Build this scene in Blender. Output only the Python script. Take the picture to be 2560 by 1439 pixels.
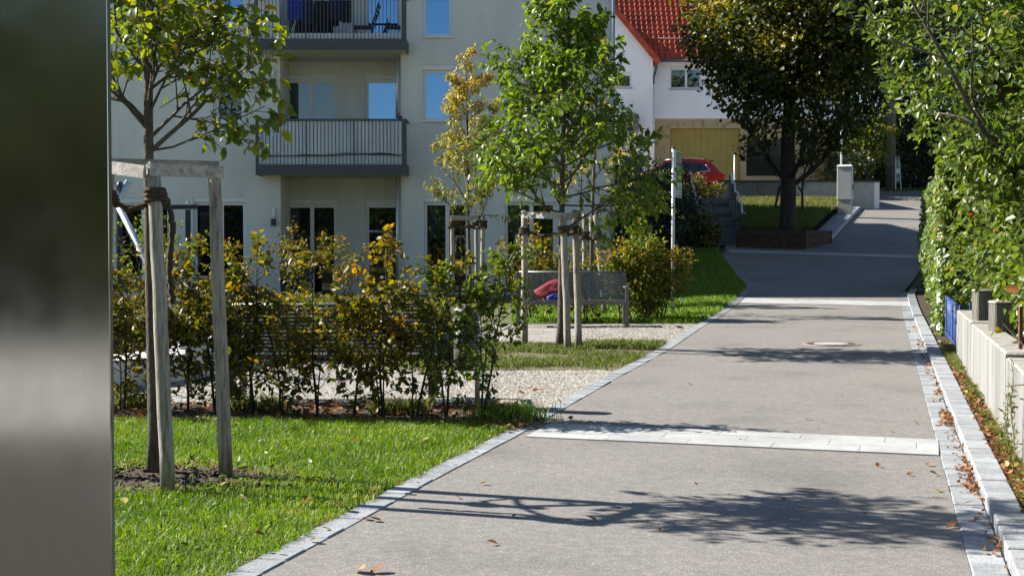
import bpy, math
import numpy as np
from mathutils import Vector, Matrix

# ------------------------------------------------------------------ clear
for o in list(bpy.data.objects):
    bpy.data.objects.remove(o, do_unlink=True)
SC = bpy.context.scene
COL = SC.collection
R = np.random.RandomState

# ------------------------------------------------------------------ camera
F = 3400.0                      # focal length in photo pixels (photo 2560 wide)
CAMZ = 1.5
PITCH = math.atan((719.5 - 620.0) / F)
cam_d = bpy.data.cameras.new("camera")
cam = bpy.data.objects.new("camera", cam_d)
COL.objects.link(cam)
cam_d.sensor_width = 36.0
cam_d.lens = F / 2560.0 * 36.0
cam_d.clip_start = 0.05
cam_d.clip_end = 2000
cam.location = (0, 0, CAMZ)
cam.rotation_euler = (math.pi / 2 - PITCH, 0, 0)
SC.camera = cam

# ------------------------------------------------------------------ sky, sun, exposure
SUN_EL = math.radians(35.7)
SUN_DIR = Vector((-0.953 * math.cos(SUN_EL), 0.303 * math.cos(SUN_EL), math.sin(SUN_EL))).normalized()
world = bpy.data.worlds.new("World")
SC.world = world
world.use_nodes = True
wn = world.node_tree.nodes
wl = world.node_tree.links
sky = wn.new("ShaderNodeTexSky")
sky.sky_type = 'NISHITA'
sky.sun_disc = False
sky.sun_elevation = SUN_EL
sky.sun_rotation = math.atan2(SUN_DIR.x, SUN_DIR.y)
sky.air_density = 1.0
sky.dust_density = 0.2
sky.ozone_density = 2.5
bg = wn["Background"]
bg.inputs["Strength"].default_value = 0.062
wl.new(sky.outputs[0], bg.inputs[0])

sun_d = bpy.data.lights.new("sun", 'SUN')
sun_d.energy = 5.0
sun_d.angle = math.radians(0.5)
sun_d.color = (1.0, 0.95, 0.86)
sun = bpy.data.objects.new("sun", sun_d)
COL.objects.link(sun)
sun.rotation_euler = SUN_DIR.to_track_quat('Z', 'Y').to_euler()
sun.location = (-30, 10, 30)

vs = SC.view_settings
vs.view_transform = 'Standard'
vs.look = 'None'
vs.gamma = 1.0
vs.use_curve_mapping = False
vs.exposure = 1.32
SC.render.engine = 'CYCLES'

# ------------------------------------------------------------------ terrain and pixel helpers
_PY = np.array([-60, 0, 26, 30, 34, 40, 42, 60, 64, 75, 200, 900.])
_PZ = np.array([-.6, 0, .26, .42, .75, 1.42, 1.65, 3.85, 4.05, 4.4, 5, 5.])
_ty = np.arange(-60, 900, 0.25)
_tz = np.interp(_ty, _PY, _PZ)
_k = np.ones(13) / 13
_tz = np.convolve(np.pad(_tz, 6, mode='edge'), _k, 'valid')
_tz[_ty < 22] = 0.01 * _ty[_ty < 22]

def sstep(x, a, b):
    t = np.clip((np.asarray(x, float) - a) / (b - a), 0, 1)
    return t * t * (3 - 2 * t)

def gz(x, y):
    p = np.interp(y, _ty, _tz)
    b = 0.01 * np.asarray(y, float)
    w = np.maximum(sstep(x, 2.6, 4.6), sstep(y, 47, 52))
    return b + (p - b) * w

_cp, _sp = math.cos(PITCH), math.sin(PITCH)
def ray(u, v):
    a = (u - 1280.0) / F
    b = (719.5 - v) / F
    # forward (0,cp,-sp), up (0,sp,cp)
    return np.array([a, _cp + b * _sp, -_sp + b * _cp])

def P(u, v, Y):
    """point seen at photo pixel (u,v) lying on the plane y = Y"""
    d = ray(u, v)
    t = Y / d[1]
    return np.array([d[0] * t, Y, CAMZ + d[2] * t])

def G(u, v, dz=0.0):
    """point of the ground seen at photo pixel (u,v)"""
    d = ray(u, v)
    ys = np.arange(2, 120, 0.02)
    t = ys / d[1]
    zz = CAMZ + d[2] * t
    xx = d[0] * t
    below = zz <= gz(xx, ys) + dz
    i = int(np.argmax(below)) if below.any() else len(ys) - 1
    return np.array([xx[i], ys[i], float(gz(xx[i], ys[i])) + dz])

# ------------------------------------------------------------------ object helpers
def woff(o):
    v = Vector((0, 0, 0))
    while o is not None:
        v += o.location
        o = o.parent
    return v

def tag(o, label=None, cat=None, group=None, kind=None):
    if label: o["label"] = label
    if cat: o["category"] = cat
    if group: o["group"] = group
    if kind: o["kind"] = kind
    return o

def thing(name, loc, label, cat, group=None, rz=0.0):
    o = bpy.data.objects.new(name, None)
    o.empty_display_size = 0.1
    COL.objects.link(o)
    o.location = [float(c) for c in loc]
    o.rotation_euler = (0, 0, rz)
    return tag(o, label, cat, group)

def link(name, me, mat, parent=None):
    o = bpy.data.objects.new(name, me)
    COL.objects.link(o)
    if mat is not None and len(me.materials) == 0:
        me.materials.append(mat)
    o.parent = parent
    return o

def np_mesh(name, V, faces, rnd=None, smooth=False):
    """V (n,3); faces: list of (m,k) int arrays"""
    me = bpy.data.meshes.new(name)
    V = np.ascontiguousarray(V, dtype=np.float32)
    faces = [np.asarray(f, dtype=np.int32) for f in faces if len(f)]
    loops = np.concatenate([f.ravel() for f in faces])
    tot = np.concatenate([np.full(len(f), f.shape[1], np.int32) for f in faces])
    start = np.concatenate([[0], np.cumsum(tot)[:-1]]).astype(np.int32)
    me.vertices.add(len(V)); me.vertices.foreach_set("co", V.ravel())
    me.loops.add(len(loops)); me.loops.foreach_set("vertex_index", loops)
    me.polygons.add(len(tot))
    me.polygons.foreach_set("loop_start", start)
    me.polygons.foreach_set("loop_total", tot)
    if smooth:
        me.polygons.foreach_set("use_smooth", np.ones(len(tot), bool))
    if rnd is not None:
        a = me.attributes.new("rnd", 'FLOAT', 'POINT')
        a.data.foreach_set("value", np.ascontiguousarray(rnd, dtype=np.float32))
    me.update(calc_edges=True)
    return me

def frame_of(d):
    d = np.asarray(d, float); d = d / (np.linalg.norm(d) + 1e-12)
    a = np.array([0, 0, 1.0]) if abs(d[2]) < 0.9 else np.array([1.0, 0, 0])
    s = np.cross(d, a); s /= np.linalg.norm(s)
    return d, s, np.cross(s, d)

class MB:
    """collects shapes (world or local coordinates) into one mesh"""
    def __init__(s):
        s.v = []; s.f = []; s.sm = []
    def add(s, V, Fc, smooth=False):
        n = len(s.v)
        s.v.extend([tuple(float(c) for c in p) for p in V])
        for f in Fc:
            s.f.append([i + n for i in f]); s.sm.append(smooth)
        return s
    def box(s, x0, x1, y0, y1, z0, z1):
        return s.hexa([(x0, y0), (x1, y0), (x1, y1), (x0, y1)], z0, z1)
    def hexa(s, quad, z0, z1, quad_top=None):
        q2 = quad_top or quad
        V = [(p[0], p[1], z0) for p in quad] + [(p[0], p[1], z1) for p in q2]
        return s.add(V, [(3, 2, 1, 0), (4, 5, 6, 7), (0, 1, 5, 4), (1, 2, 6, 5), (2, 3, 7, 6), (3, 0, 4, 7)])
    def cbox(s, x0, x1, y0, y1, z0, z1, b=0.01):
        """box with chamfered vertical and top edges"""
        V = []
        def ring(i, z):
            return [(x0 + i + b, y0 + i, z), (x1 - i - b, y0 + i, z), (x1 - i, y0 + i + b, z), (x1 - i, y1 - i - b, z),
                    (x1 - i - b, y1 - i, z), (x0 + i + b, y1 - i, z), (x0 + i, y1 - i - b, z), (x0 + i, y0 + i + b, z)]
        rings = [ring(0, z0), ring(0, z1 - b), ring(b, z1)]
        for r in rings: V += r
        fc = []
        for k in range(2):
            for i in range(8):
                j = (i + 1) % 8
                fc.append((k * 8 + i, k * 8 + j, k * 8 + 8 + j, k * 8 + 8 + i))
        fc.append(tuple(range(16, 24))); fc.append(tuple(reversed(range(8))))
        return s.add(V, fc)
    def obox(s, c, ax, ay, az, hx, hy, hz):
        """oriented box, centre c, unit axes, half sizes"""
        c, ax, ay, az = [np.asarray(q, float) for q in (c, ax, ay, az)]
        V = []
        for k in (-1, 1):
            for (i, j) in ((-1, -1), (1, -1), (1, 1), (-1, 1)):
                V.append(c + ax * hx * i + ay * hy * j + az * hz * k)
        return s.add(V, [(3, 2, 1, 0), (4, 5, 6, 7), (0, 1, 5, 4), (1, 2, 6, 5), (2, 3, 7, 6), (3, 0, 4, 7)])
    def bar(s, a, b, w, h, up=(0, 0, 1)):
        a = np.asarray(a, float); b = np.asarray(b, float)
        d = b - a; L = np.linalg.norm(d); d = d / L
        up = np.asarray(up, float)
        sd = np.cross(d, up)
        if np.linalg.norm(sd) < 1e-6: sd = np.cross(d, (0, 1.0, 0))
        sd /= np.linalg.norm(sd); u = np.cross(sd, d)
        return s.obox((a + b) / 2, d, sd, u, L / 2, w / 2, h / 2)
    def tube(s, pts, radii, n=8, cap=True, smooth=True):
        pts = [np.asarray(p, float) for p in pts]
        if not hasattr(radii, '__len__'): radii = [radii] * len(pts)
        V = []; fc = []
        prev = None
        for i, p in enumerate(pts):
            d = pts[min(i + 1, len(pts) - 1)] - pts[max(i - 1, 0)]
            d = d / (np.linalg.norm(d) + 1e-12)
            if prev is None:
                _, sd, u = frame_of(d)
            else:
                sd = prev - d * np.dot(prev, d)
                nn = np.linalg.norm(sd)
                if nn < 1e-6: _, sd, u = frame_of(d)
                else: sd = sd / nn
                u = np.cross(sd, d)
            prev = sd
            for k in range(n):
                a = 2 * math.pi * k / n
                V.append(p + radii[i] * (math.cos(a) * sd + math.sin(a) * u))
        for i in range(len(pts) - 1):
            for k in range(n):
                j = (k + 1) % n
                fc.append((i * n + k, i * n + n + k, i * n + n + j, i * n + j))
        n0 = len(s.v)
        s.add(V, fc, smooth)
        if cap:
            m = (len(pts) - 1) * n
            s.f.append([n0 + k for k in range(n)]); s.sm.append(False)
            s.f.append([n0 + m + k for k in reversed(range(n))]); s.sm.append(False)
        return s
    def quad(s, a, b, c, d):
        return s.add([a, b, c, d], [(0, 1, 2, 3)])
    def prism(s, poly, axis_vec):
        """extrude planar polygon (3d points) along axis_vec"""
        n = len(poly); a = np.asarray(axis_vec, float)
        V = [np.asarray(p, float) for p in poly] + [np.asarray(p, float) + a for p in poly]
        fc = [tuple(range(n)), tuple(reversed(range(n, 2 * n)))]
        for i in range(n):
            j = (i + 1) % n
            fc.append((i, n + i, n + j, j))
        return s.add(V, fc)
    def mesh(s, name, off=None):
        me = bpy.data.meshes.new(name)
        V = s.v
        if off is not None:
            V = [(p[0] - off[0], p[1] - off[1], p[2] - off[2]) for p in V]
        me.from_pydata(V, [], s.f)
        me.polygons.foreach_set("use_smooth", s.sm)
        me.update()
        return me
    def build(s, name, mat, parent=None, base=None, local=False):
        off = None
        if not local:
            off = woff(parent) if parent is not None else (base if base is not None else None)
        o = link(name, s.mesh(name, off), mat, parent)
        if parent is None and base is not None and not local:
            o.location = [float(c) for c in base]
        return o

def copy_tree(o, parent=None):
    c = o.copy(); COL.objects.link(c); c.parent = parent
    for ch in o.children:
        copy_tree(ch, c)
    return c

def shift_np(o, V):
    return V

# ------------------------------------------------------------------ materials
MATS = {}
def nodes_of(m):
    m.use_nodes = True
    nt = m.node_tree
    return nt, nt.nodes, nt.links, nt.nodes["Principled BSDF"]

def ramp(nd, stops):
    r = nd.new("ShaderNodeValToRGB")
    el = r.color_ramp.elements
    while len(el) < len(stops): el.new(0.5)
    for e, (p, c) in zip(el, stops):
        e.position = p
        e.color = (c[0], c[1], c[2], 1)
    return r

def pm(name, c1, c2=None, scale=8.0, rough=0.7, bump=0.0, bscale=None, metal=0.0, stretch=(1, 1, 1),
       coord='Object', detail=6.0, spec=0.4, dist=0.02, c3=None, big=None, orand=0.0):
    """principled material with noise colour variation and fine bump"""
    if name in MATS: return MATS[name]
    m = bpy.data.materials.new(name); MATS[name] = m
    nt, nd, ln, pb = nodes_of(m)
    pb.inputs["Roughness"].default_value = rough
    pb.inputs["Metallic"].default_value = metal
    pb.inputs["Specular IOR Level"].default_value = spec
    if c2 is None:
        c2 = tuple(min(1, c * 1.12) for c in c1)
    if coord == 'World':
        tc = nd.new("ShaderNodeNewGeometry"); vec = tc.outputs["Position"]
    else:
        tc = nd.new("ShaderNodeTexCoord"); vec = tc.outputs["Object"]
    mp = nd.new("ShaderNodeMapping"); mp.inputs["Scale"].default_value = stretch
    ln.new(vec, mp.inputs["Vector"])
    nz = nd.new("ShaderNodeTexNoise")
    nz.inputs["Scale"].default_value = scale
    nz.inputs["Detail"].default_value = detail
    nz.inputs["Roughness"].default_value = 0.62
    ln.new(mp.outputs[0], nz.inputs["Vector"])
    stops = [(0.32, c1), (0.68, c2)] if c3 is None else [(0.3, c1), (0.5, c2), (0.7, c3)]
    cr = ramp(nd, stops)
    ln.new(nz.outputs["Fac"], cr.inputs[0])
    outc = cr.outputs[0]
    if big is not None:
        n2 = nd.new("ShaderNodeTexNoise"); n2.inputs["Scale"].default_value = big[0]; n2.inputs["Detail"].default_value = 4
        ln.new(mp.outputs[0], n2.inputs["Vector"])
        r2 = ramp(nd, [(0.35, (big[1],) * 3), (0.65, (big[2],) * 3)])
        ln.new(n2.outputs["Fac"], r2.inputs[0])
        mx = nd.new("ShaderNodeMix"); mx.data_type = 'RGBA'; mx.blend_type = 'MULTIPLY'
        mx.inputs["Factor"].default_value = 1.0
        ln.new(outc, mx.inputs["A"]); ln.new(r2.outputs[0], mx.inputs["B"])
        outc = mx.outputs["Result"]
    if orand > 0:
        oi = nd.new("ShaderNodeObjectInfo")
        ro = ramp(nd, [(0.0, (1 - orand,) * 3), (1.0, (1 + orand * .6,) * 3)])
        ln.new(oi.outputs["Random"], ro.inputs[0])
        mo = nd.new("ShaderNodeMix"); mo.data_type = 'RGBA'; mo.blend_type = 'MULTIPLY'; mo.inputs["Factor"].default_value = 1
        ln.new(outc, mo.inputs["A"]); ln.new(ro.outputs[0], mo.inputs["B"]); outc = mo.outputs["Result"]
    ln.new(outc, pb.inputs["Base Color"])
    if bump > 0:
        nb = nd.new("ShaderNodeTexNoise"); nb.inputs["Scale"].default_value = bscale or scale * 3
        nb.inputs["Detail"].default_value = 5
        ln.new(mp.outputs[0], nb.inputs["Vector"])
        bp = nd.new("ShaderNodeBump"); bp.inputs["Strength"].default_value = bump
        bp.inputs["Distance"].default_value = dist
        ln.new(nb.outputs["Fac"], bp.inputs["Height"])
        ln.new(bp.outputs[0], pb.inputs["Normal"])
    return m

def leafm(name, stops, transl=0.35, rough=0.45, spec=0.45, tint=1.25):
    """leaf material: colour by per-leaf random value, partly translucent"""
    if name in MATS: return MATS[name]
    m = bpy.data.materials.new(name); MATS[name] = m
    nt, nd, ln, pb = nodes_of(m)
    at = nd.new("ShaderNodeAttribute"); at.attribute_name = "rnd"
    cr = ramp(nd, stops)
    ln.new(at.outputs["Fac"], cr.inputs[0])
    # mottling inside the leaf
    tc = nd.new("ShaderNodeTexCoord")
    nz = nd.new("ShaderNodeTexNoise"); nz.inputs["Scale"].default_value = 60; nz.inputs["Detail"].default_value = 3
    ln.new(tc.outputs["Object"], nz.inputs["Vector"])
    r2 = ramp(nd, [(0.3, (0.72, 0.72, 0.72)), (0.7, (1.15, 1.12, 1.05))])
    ln.new(nz.outputs["Fac"], r2.inputs[0])
    mx = nd.new("ShaderNodeMix"); mx.data_type = 'RGBA'; mx.blend_type = 'MULTIPLY'; mx.inputs["Factor"].default_value = 1
    ln.new(cr.outputs[0], mx.inputs["A"]); ln.new(r2.outputs[0], mx.inputs["B"])
    ln.new(mx.outputs["Result"], pb.inputs["Base Color"])
    pb.inputs["Roughness"].default_value = rough
    pb.inputs["Specular IOR Level"].default_value = spec
    tr = nd.new("ShaderNodeBsdfTranslucent")
    hs = nd.new("ShaderNodeHueSaturation"); hs.inputs["Saturation"].default_value = 1.12; hs.inputs["Value"].default_value = tint
    ln.new(mx.outputs["Result"], hs.inputs["Color"]); ln.new(hs.outputs[0], tr.inputs["Color"])
    ms = nd.new("ShaderNodeMixShader"); ms.inputs[0].default_value = transl
    out = nd["Material Output"]
    ln.new(pb.outputs[0], ms.inputs[1]); ln.new(tr.outputs[0], ms.inputs[2])
    ln.new(ms.outputs[0], out.inputs["Surface"])
    return m

def asphalt_mat():
    m = bpy.data.materials.new("asphalt"); MATS["asphalt"] = m
    nt, nd, ln, pb = nodes_of(m)
    ge = nd.new("ShaderNodeNewGeometry")
    vo = nd.new("ShaderNodeTexVoronoi"); vo.inputs["Scale"].default_value = 130
    ln.new(ge.outputs["Position"], vo.inputs["Vector"])
    sep = nd.new("ShaderNodeSeparateColor"); ln.new(vo.outputs["Color"], sep.inputs[0])
    c = ramp(nd, [(0.0, (0.160, 0.149, 0.137)), (0.45, (0.199, 0.188, 0.175)), (0.88, (0.226, 0.214, 0.20)), (0.97, (0.30, 0.283, 0.26)), (1.0, (0.37, 0.35, 0.325))])
    ln.new(sep.outputs[0], c.inputs[0])
    n2 = nd.new("ShaderNodeTexNoise"); n2.inputs["Scale"].default_value = 0.9; n2.inputs["Detail"].default_value = 5
    ln.new(ge.outputs["Position"], n2.inputs["Vector"])
    r2 = ramp(nd, [(0.28, (0.74, 0.74, 0.75)), (0.45, (0.97, 0.96, 0.96)), (0.6, (1.0, 1.0, 1.0)), (0.75, (1.09, 1.06, 1.03))])
    ln.new(n2.outputs["Fac"], r2.inputs[0])
    n3 = nd.new("ShaderNodeTexNoise"); n3.inputs["Scale"].default_value = 14; n3.inputs["Detail"].default_value = 6
    ln.new(ge.outputs["Position"], n3.inputs["Vector"])
    r3 = ramp(nd, [(0.3, (0.84, 0.84, 0.85)), (0.7, (1.08, 1.07, 1.06))])
    ln.new(n3.outputs["Fac"], r3.inputs[0])
    a = nd.new("ShaderNodeMix"); a.data_type = 'RGBA'; a.blend_type = 'MULTIPLY'; a.inputs["Factor"].default_value = 1
    b = nd.new("ShaderNodeMix"); b.data_type = 'RGBA'; b.blend_type = 'MULTIPLY'; b.inputs["Factor"].default_value = 1
    ln.new(c.outputs[0], a.inputs["A"]); ln.new(r2.outputs[0], a.inputs["B"])
    ln.new(a.outputs["Result"], b.inputs["A"]); ln.new(r3.outputs[0], b.inputs["B"])
    ln.new(b.outputs["Result"], pb.inputs["Base Color"])
    pb.inputs["Roughness"].default_value = 0.85
    pb.inputs["Specular IOR Level"].default_value = 0.3
    bp = nd.new("ShaderNodeBump"); bp.inputs["Strength"].default_value = 0.35; bp.inputs["Distance"].default_value = 0.006
    ln.new(vo.outputs["Distance"], bp.inputs["Height"]); ln.new(bp.outputs[0], pb.inputs["Normal"])
    return m

def gravel_mat():
    m = bpy.data.materials.new("gravel"); MATS["gravel"] = m
    nt, nd, ln, pb = nodes_of(m)
    ge = nd.new("ShaderNodeNewGeometry")
    vo = nd.new("ShaderNodeTexVoronoi"); vo.inputs["Scale"].default_value = 55
    ln.new(ge.outputs["Position"], vo.inputs["Vector"])
    sep = nd.new("ShaderNodeSeparateColor"); ln.new(vo.outputs["Color"], sep.inputs[0])
    c = ramp(nd, [(0.0, (0.15, 0.135, 0.11)), (0.4, (0.26, 0.245, 0.215)), (0.8, (0.36, 0.34, 0.305)), (1.0, (0.50, 0.48, 0.44))])
    ln.new(sep.outputs[0], c.inputs[0])
    n2 = nd.new("ShaderNodeTexNoise"); n2.inputs["Scale"].default_value = 1.6; n2.inputs["Detail"].default_value = 5
    ln.new(ge.outputs["Position"], n2.inputs["Vector"])
    r2 = ramp(nd, [(0.3, (0.72, 0.70, 0.68)), (0.65, (1.05, 1.05, 1.05))])
    ln.new(n2.outputs["Fac"], r2.inputs[0])
    a = nd.new("ShaderNodeMix"); a.data_type = 'RGBA'; a.blend_type = 'MULTIPLY'; a.inputs["Factor"].default_value = 1
    ln.new(c.outputs[0], a.inputs["A"]); ln.new(r2.outputs[0], a.inputs["B"])
    ln.new(a.outputs["Result"], pb.inputs["Base Color"])
    pb.inputs["Roughness"].default_value = 0.9
    bp = nd.new("ShaderNodeBump"); bp.inputs["Strength"].default_value = 0.6; bp.inputs["Distance"].default_value = 0.012
    bp.invert = True
    ln.new(vo.outputs["Distance"], bp.inputs["Height"]); ln.new(bp.outputs[0], pb.inputs["Normal"])
    return m

def glass_mat(name, refl, tint, rc=(0.8, 0.92, 1.0)):
    m = bpy.data.materials.new(name); MATS[name] = m
    nt, nd, ln, pb = nodes_of(m)
    tr = nd.new("ShaderNodeBsdfTransparent"); tr.inputs[0].default_value = (*tint, 1)
    gl = nd.new("ShaderNodeBsdfGlossy"); gl.inputs["Roughness"].default_value = 0.015
    gl.inputs["Color"].default_value = (*rc, 1)
    ms = nd.new("ShaderNodeMixShader"); ms.inputs[0].default_value = refl
    ln.new(tr.outputs[0], ms.inputs[1]); ln.new(gl.outputs[0], ms.inputs[2])
    ln.new(ms.outputs[0], nd["Material Output"].inputs["Surface"])
    nd.remove(pb)
    return m

M_asph = asphalt_mat()
M_grav = gravel_mat()
M_glass = glass_mat("window_glass", 0.45, (0.4, 0.43, 0.45), (0.33, 0.62, 0.98))  # blue tint put into the reflection to deepen the mirrored sky
M_glassd = glass_mat("window_glass_dim", 0.13, (0.45, 0.48, 0.5))
M_stone = pm("paver_concrete", (0.24, 0.252, 0.265), (0.33, 0.343, 0.355), 14, 0.85, 0.3, 60, coord='World', big=(1.7, 0.82, 1.05), orand=0.14)
M_band = pm("white_paver", (0.34, 0.338, 0.33), (0.44, 0.44, 0.435), 14, 0.8, 0.2, 60, coord='World', big=(1.3, 0.84, 1.04), orand=0.10)
M_soil = pm("soil", (0.025, 0.018, 0.012), (0.085, 0.058, 0.038), 18, 0.95, 0.8, 40, coord='World')
M_turf = pm("turf_ground", (0.035, 0.05, 0.014), (0.10, 0.11, 0.035), 10, 0.95, 0.5, 60, coord='World', c3=(0.12, 0.10, 0.05))
M_conc = pm("concrete", (0.34, 0.335, 0.325), (0.46, 0.455, 0.44), 5, 0.85, 0.25, 40, coord='World')
M_wallconc = pm("pale_concrete", (0.19, 0.184, 0.172), (0.30, 0.294, 0.283), 2.0, 0.85, 0.3, 50, coord='World', stretch=(2.0, 2.0, 0.30), big=(1.4, 0.74, 1.08))
M_conctop = pm("weathered_concrete_top", (0.20, 0.19, 0.165), (0.38, 0.36, 0.32), 9, 0.9, 0.4, 40, coord='World')
M_plaster = pm("beige_plaster", (0.65, 0.635, 0.585), (0.72, 0.705, 0.655), 2.2, 0.9, 0.3, 90, coord='World', stretch=(1.6, 1.6, 0.35), big=(0.5, 0.9, 1.03))
M_white = pm("white_plaster", (0.84, 0.84, 0.84), (0.90, 0.90, 0.90), 2, 0.9, 0.15, 60, coord='World', big=(0.3, 0.94, 1.02))
M_frame = pm("white_frame", (0.70, 0.70, 0.70), (0.76, 0.76, 0.76), 4, 0.45)
M_dark = pm("anthracite_metal", (0.030, 0.033, 0.038), (0.045, 0.048, 0.054), 6, 0.5, 0.05)
M_galv = pm("galvanised_steel", (0.42, 0.46, 0.49), (0.58, 0.62, 0.65), 25, 0.42, 0.05, metal=0.7)
M_wood = pm("weathered_stake_wood", (0.11, 0.092, 0.072), (0.34, 0.30, 0.245), 9, 0.85, 0.5, 30, stretch=(6, 6, 0.6), c3=(0.44, 0.40, 0.34))
M_plank = pm("weathered_plank", (0.24, 0.21, 0.175), (0.52, 0.49, 0.44), 6, 0.8, 0.4, 30, stretch=(1.0, 5, 5))
M_rope = pm("coir_rope", (0.035, 0.026, 0.017), (0.12, 0.09, 0.055), 60, 0.95, 0.8, 120)
M_bark = pm("young_bark", (0.045, 0.038, 0.03), (0.15, 0.125, 0.095), 12, 0.9, 0.6, 40, stretch=(3, 3, 0.8))
M_barkd = pm("dark_bark", (0.022, 0.018, 0.014), (0.075, 0.06, 0.048), 8, 0.95, 0.8, 25, stretch=(3, 3, 0.6))
M_steel = pm("brushed_steel", (0.47, 0.46, 0.43), (0.50, 0.49, 0.46), 3, 0.13, 0.0, metal=1.0, stretch=(40, 40, 0.6))
def _steel_smudge():
    nt, nd, ln, pb = nodes_of(M_steel)
    tc = nd.new("ShaderNodeTexCoord"); nz = nd.new("ShaderNodeTexNoise"); nz.inputs["Scale"].default_value = 5.5; nz.inputs["Detail"].default_value = 7
    ln.new(tc.outputs["Object"], nz.inputs["Vector"])
    r = ramp(nd, [(0.35, (0.11, 0.11, 0.11)), (0.72, (0.15, 0.15, 0.15))]); ln.new(nz.outputs["Fac"], r.inputs[0]); ln.new(r.outputs[0], pb.inputs["Roughness"])
_steel_smudge()
M_slat = pm("bench_steel", (0.16, 0.16, 0.15), (0.26, 0.255, 0.24), 20, 0.42, 0.1, metal=0.55)
M_benchframe = pm("bench_frame", (0.10, 0.098, 0.09), (0.16, 0.155, 0.145), 12, 0.5, 0.1, metal=0.3)

# leaf palettes (linear)
L_young = leafm("leaf_young_tree", [(0, (0.06, 0.10, 0.014)), (0.45, (0.16, 0.21, 0.025)), (0.8, (0.28, 0.29, 0.035)), (0.93, (0.36, 0.25, 0.035)), (1, (0.40, 0.13, 0.02))], 0.5, tint=1.5)
L_green = leafm("leaf_glossy_green", [(0, (0.06, 0.11, 0.016)), (0.5, (0.14, 0.215, 0.026)), (0.92, (0.25, 0.32, 0.04)), (1, (0.38, 0.30, 0.04))], 0.45, 0.4, 0.45, 1.4)
L_yellow = leafm("leaf_yellowing", [(0, (0.14, 0.20, 0.03)), (0.35, (0.36, 0.32, 0.06)), (0.8, (0.58, 0.43, 0.11)), (1, (0.50, 0.27, 0.08))], 0.4)
L_horn = leafm("leaf_hornbeam", [(0, (0.045, 0.065, 0.01)), (0.3, (0.115, 0.125, 0.016)), (0.55, (0.23, 0.185, 0.022)), (0.75, (0.31, 0.18, 0.025)), (0.9, (0.25, 0.09, 0.02)), (1, (0.44, 0.22, 0.035))], 0.48, tint=1.45)
L_horng = leafm("leaf_hornbeam_green", [(0, (0.05, 0.09, 0.012)), (0.5, (0.13, 0.18, 0.022)), (0.8, (0.24, 0.23, 0.03)), (1, (0.26, 0.11, 0.02))], 0.45, tint=1.4)
L_maple = leafm("leaf_dark_maple", [(0, (0.03, 0.046, 0.008)), (0.45, (0.075, 0.09, 0.012)), (0.78, (0.22, 0.20, 0.02)), (1, (0.42, 0.31, 0.035))], 0.42, tint=1.4)
L_dark = leafm("leaf_dark_evergreen", [(0, (0.012, 0.022, 0.007)), (0.6, (0.03, 0.05, 0.013)), (1, (0.06, 0.08, 0.02))], 0.2)
L_apple = leafm("leaf_apple", [(0, (0.045, 0.082, 0.016)), (0.45, (0.105, 0.16, 0.027)), (0.9, (0.20, 0.25, 0.04)), (0.97, (0.42, 0.30, 0.05)), (1, (0.38, 0.14, 0.04))], 0.45, 0.38, 0.5, 1.4)
L_ivy = leafm("leaf_ivy", [(0, (0.05, 0.10, 0.015)), (0.6, (0.14, 0.21, 0.03)), (0.9, (0.24, 0.30, 0.05)), (1, (0.30, 0.11, 0.05))], 0.45, 0.4, 0.45, 1.35)
L_box = leafm("leaf_low_hedge", [(0, (0.06, 0.075, 0.014)), (0.5, (0.17, 0.165, 0.032)), (0.85, (0.28, 0.235, 0.06)), (1, (0.25, 0.14, 0.04))], 0.3)
L_grass = leafm("grass_blade", [(0, (0.06, 0.125, 0.010)), (0.5, (0.15, 0.27, 0.020)), (0.85, (0.25, 0.38, 0.04)), (1, (0.38, 0.32, 0.10))], 0.4, 0.5)
L_grassd = leafm("grass_blade_dry", [(0, (0.06, 0.10, 0.018)), (0.5, (0.13, 0.17, 0.03)), (0.8, (0.22, 0.21, 0.06)), (1, (0.30, 0.22, 0.10))], 0.4, 0.6)
L_fall = leafm("leaf_fallen", [(0, (0.13, 0.05, 0.025)), (0.4, (0.26, 0.11, 0.045)), (0.75, (0.36, 0.19, 0.08)), (0.92, (0.42, 0.27, 0.09)), (1, (0.45, 0.36, 0.06))], 0.2, 0.6)

# ------------------------------------------------------------------ foliage builders
T_FULL = (np.array([(0, 0, 0), (.28, -.40, .10), (.68, -.34, .05), (1, 0, -.16), (.68, .34, .05), (.28, .40, .10), (.33, 0, -.02), (.68, 0, -.04)]),
          [np.array([(0, 1, 6), (2, 3, 7), (0, 6, 5), (7, 3, 4)]), np.array([(1, 2, 7, 6), (6, 7, 4, 5)])])
T_DIA = (np.array([(0, 0, 0), (.45, -.40, .09), (1, 0, -.05), (.45, .40, .09)]), [np.array([(0, 1, 2), (0, 2, 3)])])
T_HEX = (np.array([(0, 0, 0), (.3, -.4, .08), (.72, -.3, .04), (1, 0, -.08), (.72, .3, .04), (.3, .4, .08)]), [np.array([(0, 1, 2, 3), (0, 3, 4, 5)])])

def nrm(A):
    return A / (np.linalg.norm(A, axis=1, keepdims=True) + 1e-9)

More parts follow.
